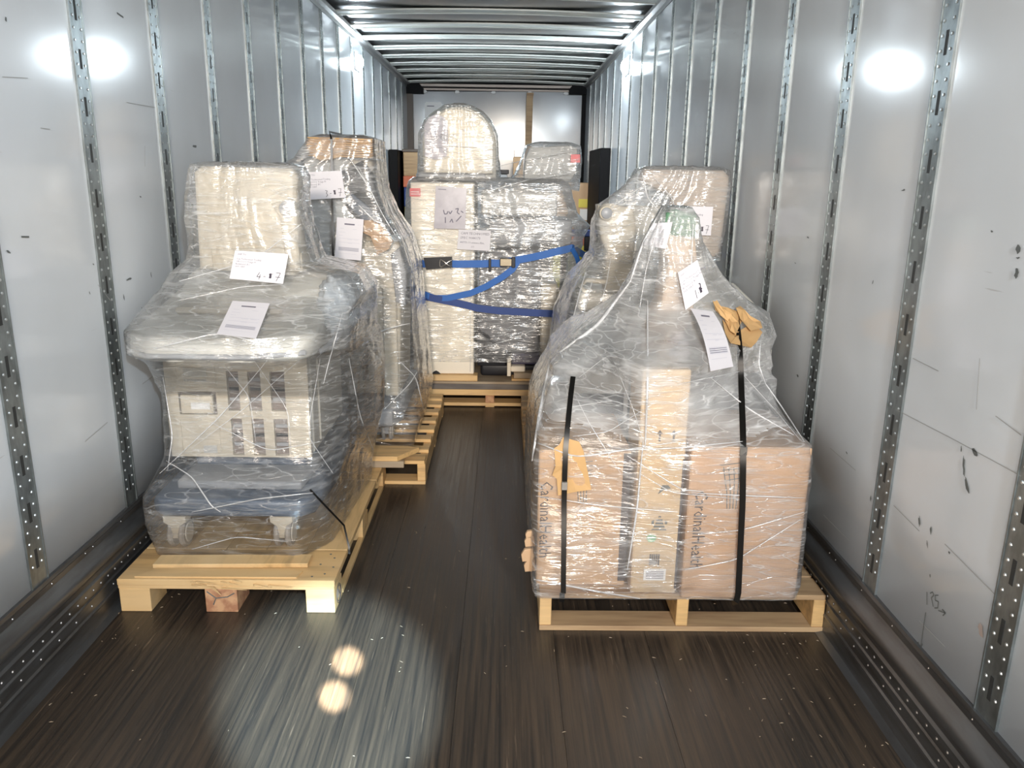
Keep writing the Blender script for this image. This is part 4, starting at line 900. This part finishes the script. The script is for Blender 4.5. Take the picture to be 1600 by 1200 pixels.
B(.24, .56, 2.90, 3.4, .36, .80, .01).build('left_cabinet', MT['midg'], u); B(.27, .50, 2.885, 2.90, .62, .70, .003).build('dark_slot', MT['dark'], u); B(.30, .52, 2.885, 2.90, .50, .60, .003).build('grey_door', MT['greyp'], u)
B(.56, .94, 2.88, 3.45, .36, .82, .01).build('right_cabinet', MT['midg'], u)
MB().prism([(.70,.50),(.93,.50),(.93,.78),(.70,.78)], 1, 2.865, 2.88, .003).build('dark_vent', MT['greyp'], u)
MB().prism([(2.86,.80),(3.40,.86),(3.40,1.06),(3.12,1.02),(2.87,.90)], 0, .64, 1.0, .016).build('control_deck', MT['deckg'], u, smooth=50)
MB().prism([(.60,.86),(.66,.93),(.69,1.04),(.70,1.15),(.68,1.27),(.665,1.36),(.58,1.37),(.56,1.30),(.585,1.2),(.57,1.05),(.53,.98),(.50,.88)], 1, 2.84, 3.02, .014).build('monitor', MT['tanp'], u, smooth=50)
MB().prism([(.555,1.30),(.675,1.29),(.672,1.368),(.60,1.388),(.565,1.375)], 1, 2.825, 3.0, .010).build('green_cap', MT['greend'], u, smooth=50)
B(.455, .470, 2.85, 2.87, .35, .98, .003).build('white_pole', MT['white'], u)
B(.42, .56, 2.94, 3.06, .80, 1.02, .012).build('grey_column', MT['midg'], u, smooth=50)
rebase(u)
def A5(px, py, Y): v = at(px, py, Y); return (v.x, v.z)
F5 = film([([ (.142,(.112,.995,2.362,3.5)), (.19,(.105,1.0,2.357,3.5)), (.45,[(.098,2.45),(.112,2.437),(.43,2.392),(.60,2.358),(1.0,2.357),(1.005,3.4),(.11,3.5)]), (.60,[(.105,2.45),(.43,2.388),(.60,2.36),(.998,2.36),(1.0,3.4),(.12,3.5)]),
   (.675,[(.118,2.47),(.20,2.455),(.435,2.392),(.60,2.37),(.992,2.366),(.995,3.3),(.14,3.45)]), (.80,[(.165,2.62),(.30,2.56),(.43,2.385),(.598,2.385),(.76,2.58),(.985,2.75),(1.01,3.3),(.2,3.4)]), (.835,[(.175,2.75),(.26,2.65),(.43,2.385),(.598,2.385),(.80,2.66),(.99,2.82),(1.01,3.3),(.2,3.35)]),
   (.928,[(.25,2.83),(.36,2.70),(.43,2.385),(.598,2.385),(.80,2.74),(1.02,2.90),(1.035,3.35),(.28,3.3)]), (.99,[(.36,2.9),(.45,2.76),(.57,2.64),(.80,2.78),(.99,2.94),(1.035,3.05),(1.03,3.38),(.40,3.25)]), (1.045,[(.41,2.9),(.52,2.78),(.60,2.74),(.82,2.84),(.93,2.98),(.96,3.3),(.46,3.2)]), (1.15,[(.46,2.88),(.56,2.80),(.68,2.80),(.80,2.90),(.82,3.1),(.5,3.12)]),
   (1.27,[(.50,2.86),(.57,2.81),(.69,2.81),(.72,2.90),(.70,3.05),(.53,3.06)]), (1.36,[(.545,2.84),(.60,2.812),(.68,2.815),(.69,3.02),(.56,3.02)]), (1.395,(.575,.655,2.83,3.0))], dict(n=220, nz=190, wr=.007, rnd=1))],
   'clear wrap over cartons and console of the front right load', MT['film_milk'], low=MT['film_box'], zs=.69)
folds(F5, [([(860,562),(935,508),(985,440)],.010), ([(985,440),(1005,380),(1035,325)],.007), ([(832,720),(845,640),(860,562)],.009), ([(1012,470),(1012,600),(1008,700)],.006), ([(1060,600),(1120,588),(1180,575)],.0022), ([(1110,590),(1170,640),(1240,680)],.004), ([(1160,585),(1210,640),(1250,688)],.002),
  ([(1005,640),(950,675),(895,682)],.0022), ([(950,540),(990,640),(1005,690)],.0018), ([(880,580),(920,660),(970,740)],.0018), ([(835,690),(900,715),(1060,690)],.004), ([(935,705),(1060,700),(1160,690)],.0035), ([(980,712),(1065,765),(1100,768)],.003), ([(838,775),(940,790),(1060,800)],.003), ([(1005,690),(995,800),(980,890)],.005), ([(835,905),(940,925),(1060,945)],.005),
  ([(1070,890),(1150,875),(1250,812)],.003), ([(1090,835),(1160,828),(1256,800)],.0028), ([(1080,770),(1180,775),(1256,778)],.003), ([(1000,740),(1050,770),(1160,780)],.0022), ([(870,640),(960,625),(1010,648)],.0025), ([(870,600),(930,608),(990,618)],.0022), ([(905,590),(950,555),(990,565)],.0018), ([(1190,510),(1185,570),(1196,600)],.004), ([(1083,350),(1080,420),(1100,440)],.004), ([(1196,600),(1225,640),(1256,690)],.004), ([(1030,345),(1010,420),(1000,480)],.003)])
p = paper(F5, [(1058,426),(1089,406),(1106,458),(1070,486)], 'tilted white shipping sheet marked 2-8 on the front right wrap', Yd=2.85); ship(p, '1', None)
for st in ([(.74,.6),(.80,.62),(.77,.75),(.82,.78)],): stroke(p, st, .004)
p = paper(F5, [(1076,486),(1111,490),(1140,573),(1104,579)], 'long curled packing slip on the sloping wrap, front right', name='packing_slip', off=.034, bow=.018, Yd=2.85); slip(p)
p = paper(F5, [(1022,350),(1052,347),(1040,389),(1003,383)], 'small white printed sheet below the green cap, front right', name='paper_sheet', Yd=2.82, off=.01); bar(p, .35, .6, .15, .75, 'inkg')
def strap_on(pts, label, w=.017):
    P = []
    for (a, b) in zip(pts[:-1], pts[1:]):
        for t_ in np.linspace(0, 1, 7)[:-1]: P.append(hit(F5, a[0]+(b[0]-a[0])*t_, a[1]+(b[1]-a[1])*t_, .010, 2.38))
    P.append(hit(F5, *pts[-1], .010, 2.38))
    for _ in range(3): P = [P[0]]+[(P[i-1]+P[i]*2+P[i+1])/4 for i in range(1, len(P)-1)]+[P[-1]]
    return P
P = strap_on([(896,590),(890,640),(884,700),(882,770),(881,850),(880,925)], '')
P = P+[Vector((P[-1].x, 2.385, .15)), Vector((P[-1].x, 2.39, .115))]
o = ribbon(P, .017, .0016, 'plastic_strap', MT['strap'], 'black strap down the left carton of the front right load', 'strap')
a = P[-16]; B(a.x-.010, a.x+.010, a.y-.004, a.y+.002, a.z-.014, a.z+.014, .001).build('seal_clip', MT['chrome'], o)
P = strap_on([(1149,492),(1154,540),(1157,600),(1161,690),(1160,780),(1156,860),(1153,925)], '')
P = [P[0]+Vector((.0,.05,.006))]+P+[Vector((P[-1].x-.004, 2.352, .14)), Vector((P[-1].x-.006, 2.39, .115))]
o = ribbon(P, .019, .0016, 'plastic_strap', MT['strap'], 'black strap down the right carton, from torn cardboard to pallet', 'strap')
a = P[20]; B(a.x-.012, a.x+.012, a.y-.004, a.y+.002, a.z-.014, a.z+.014, .001).build('seal_clip', MT['chrome'], o)
def scrap(fo, pxs, label, off, crumple=.004, mat_='cardt', Yd=2.4, th=.003, base=None):
    P = [hit(fo, *q, off, Yd) for q in pxs]; c = sum(P, Vector())/len(P); n = len(P)
    if base: c = hit(fo, *base, off+.004, Yd)
    ring = [p_.lerp(c, .5)+Vector((0, -rng.uniform(0, crumple), rng.uniform(-crumple, crumple))) for p_ in P]
    P = [p_+Vector((0, -rng.uniform(0, crumple), 0)) for p_ in P]
    vs = P+ring+[c]; m = len(vs); vs = vs+[v+Vector((0, th, -th*.3)) for v in vs]
    fs = []
    for k in range(n):
        k2 = (k+1) % n; fs += [(k, k2, n+k2, n+k), (n+k, n+k2, 2*n), (m+k2, m+k, m+n+k, m+n+k2), (m+n+k2, m+n+k, m+2*n), (k2, k, m+k, m+k2)]
    return vs, fs
vs, fs = scrap(F5, [(866,700),(874,695),(880,683),(905,690),(912,705),(918,735),(924,765),(900,768),(872,774),(870,748),(863,742),(868,728)], '', .004, .0015)
o = MB().add(vs, fs).build('cardboard_scrap', MT['cardt']); tag(o, 'flat tan cardboard scrap under the strap on the left carton', 'cardboard')
mb = MB()
for (pl, of, cr_) in (([(1112,470),(1120,476),(1135,482),(1150,488),(1158,500),(1150,520),(1148,525),(1140,520),(1130,500),(1116,486)], .018, .010),
                ([(1128,500),(1140,515),(1150,520),(1175,505),(1190,520),(1180,535),(1172,543),(1160,541),(1140,537),(1132,522)], .010, .008),
                ([(1145,482),(1152,480),(1168,495),(1185,505),(1188,515),(1170,520),(1152,500)], .026, .012),
                ([(1110,473),(1118,468),(1125,480),(1140,492),(1148,505),(1138,508),(1122,495)], .03, .012)):
    vs, fs = scrap(F5, pl, '', of, cr_, Yd=2.9); mb.add(vs, fs)
o = mb.build('torn_cardboard', MT['cardt']); tag(o, 'crumpled torn cardboard corner guard at the top of the right strap', 'cardboard')
mb = MB()
for (x, z, r) in ((.098,.30,.018),(.092,.25,.022),(.10,.21,.02),(.095,.325,.012)):
    mb.prism([(x-r*.8, z-r*1.2),(x+r, z-r),(x+r*.8, z+r*1.1),(x-r*.5, z+r*.9),(x-r, z)], 1, 2.46, 2.475, .002)
o = mb.build('torn_cardboard', MT['card']); tag(o, 'torn cardboard flap poking out low at the left of front right load', 'cardboard')

# ------------------------------------------------------------------ cargo far behind
def far_stack(x0, x1, y0, y1, parts, label, cat, name, ):
    t = thing(name, label, cat)
    for (nm, z0, z1, m, inset) in parts: B(x0+inset, x1-inset, y0+inset, y1, z0, z1, .006).build(nm, MT[m], t)
    rebase(t); return t
far_stack(-1.235, -.72, 9.95, 10.7, [('pallet_base', 0, .14, 'oldwood', 0), ('olive_layer', .14, 1.10, 'olive', .01), ('blue_layer', 1.10, 1.33, 'blued', .01), ('orange_layer', 1.33, 1.46, 'orange', .005), ('brown_layer', 1.46, 1.74, 'oldwood', .01), ('brown_lid', 1.74, 1.775, 'post', 0)], 'dark brown stacked load with orange band at the far left', 'cargo', 'stacked_load')
far_stack(.60, 1.045, 9.9, 10.6, [('pallet_base', 0, .14, 'oldwood', 0), ('lower_layer', .14, .66, 'yellow', .01), ('red_layer', .66, .86, 'orange', .01), ('carton', .86, 1.41, 'card', .0)], 'far right pile of a brown carton over red and yellow layers', 'cargo', 'stacked_load')
o = B(.90, 1.02, 9.893, 9.899, 1.12, 1.22).build('yellow_sticker', MT['yellow']); tag(o, 'small yellow sticker on the far right brown carton', 'sticker')
o = B(.92, 1.035, 9.893, 9.899, .97, 1.10).build('white_sticker', MT['white']); tag(o, 'small white sticker on the far right brown carton, below the yellow one', 'sticker')
far_stack(-.66, .05, 9.9, 10.6, [('pallet_base', 0, .14, 'oldwood', 0), ('body', .14, 1.5, 'greyp', .02), ('cap', 1.5, 1.55, 'dark', .0)], 'grey covered load standing behind the centre machines', 'cargo', 'far_block')
far_stack(.08, .24, 9.9, 10.1, [('pallet_base', 0, .14, 'oldwood', 0), ('post_body', .14, 1.70, 'card', .02), ('silver_cap', 1.70, 1.79, 'chrome', .03)], 'narrow silver-topped carton just left of the timber upright', 'cargo', 'narrow_carton')
far_stack(1.0, 1.118, 8.7, 9.85, [('pallet_base', 0, .13, 'dark', 0), ('dark_wall_block', .13, 1.78, 'black', .004)], 'tall black block added as dark shade at the far right wall', 'cargo', 'far_block')  # added black block stands in for the dark, shadowed end of the wall
far_stack(-1.365, -1.255, 9.7, 10.3, [('pallet_base', 0, .13, 'dark', 0), ('dark_wall_block', .13, 1.76, 'black', .004)], 'narrow black block added as dark shade at the far left wall', 'cargo', 'far_block')  # same on the left: added block for the dark wall end
t = thing('load_bar', 'navy blue load bar by the right wall behind centre load', 'bar')
B(.50, 1.10, 7.0, 7.06, .985, 1.04, .006).build('beam', MT['blued'], t); B(1.09, 1.118, 6.97, 7.09, .96, 1.07, .004).build('end_bracket', MT['dark'], t); B(.50, .56, 6.99, 7.07, .0, 1.0, .004).build('support_leg', MT['dark'], t)
B(.75, .82, 6.995, 7.0, .90, .935).build('white_tag', MT['white'], t); B(.70, 1.09, 7.01, 7.05, .86, .985, .004).build('dark_skirt', MT['dark'], t); rebase(t)

GR = dict(wooden_pallet='wooden pallets in the trailer', stretch_wrap='clear stretch wraps around the loads', cardboard_box='cartons on the front right pallet', shipping_label='handwritten shipping sheets on the wraps',
          packing_slip='printed packing slips on the wraps', plastic_strap='black plastic straps', loose_board='loose boards on the front left pallet', tan_plank='planks on the centre pallet', wall_lamp='dome lamps on the side walls',
          medical_console='wrapped medical consoles', medical_machine='wrapped medical machines', stacked_load='stacked loads at the far end', far_block='covered loads at the far end', torn_cardboard='torn cardboard pieces on the front right load')
for o in bpy.data.objects:
    b = o.name.split('.')[0]
    if o.parent is None and 'label' in o and b in GR: o['group'] = GR[b]
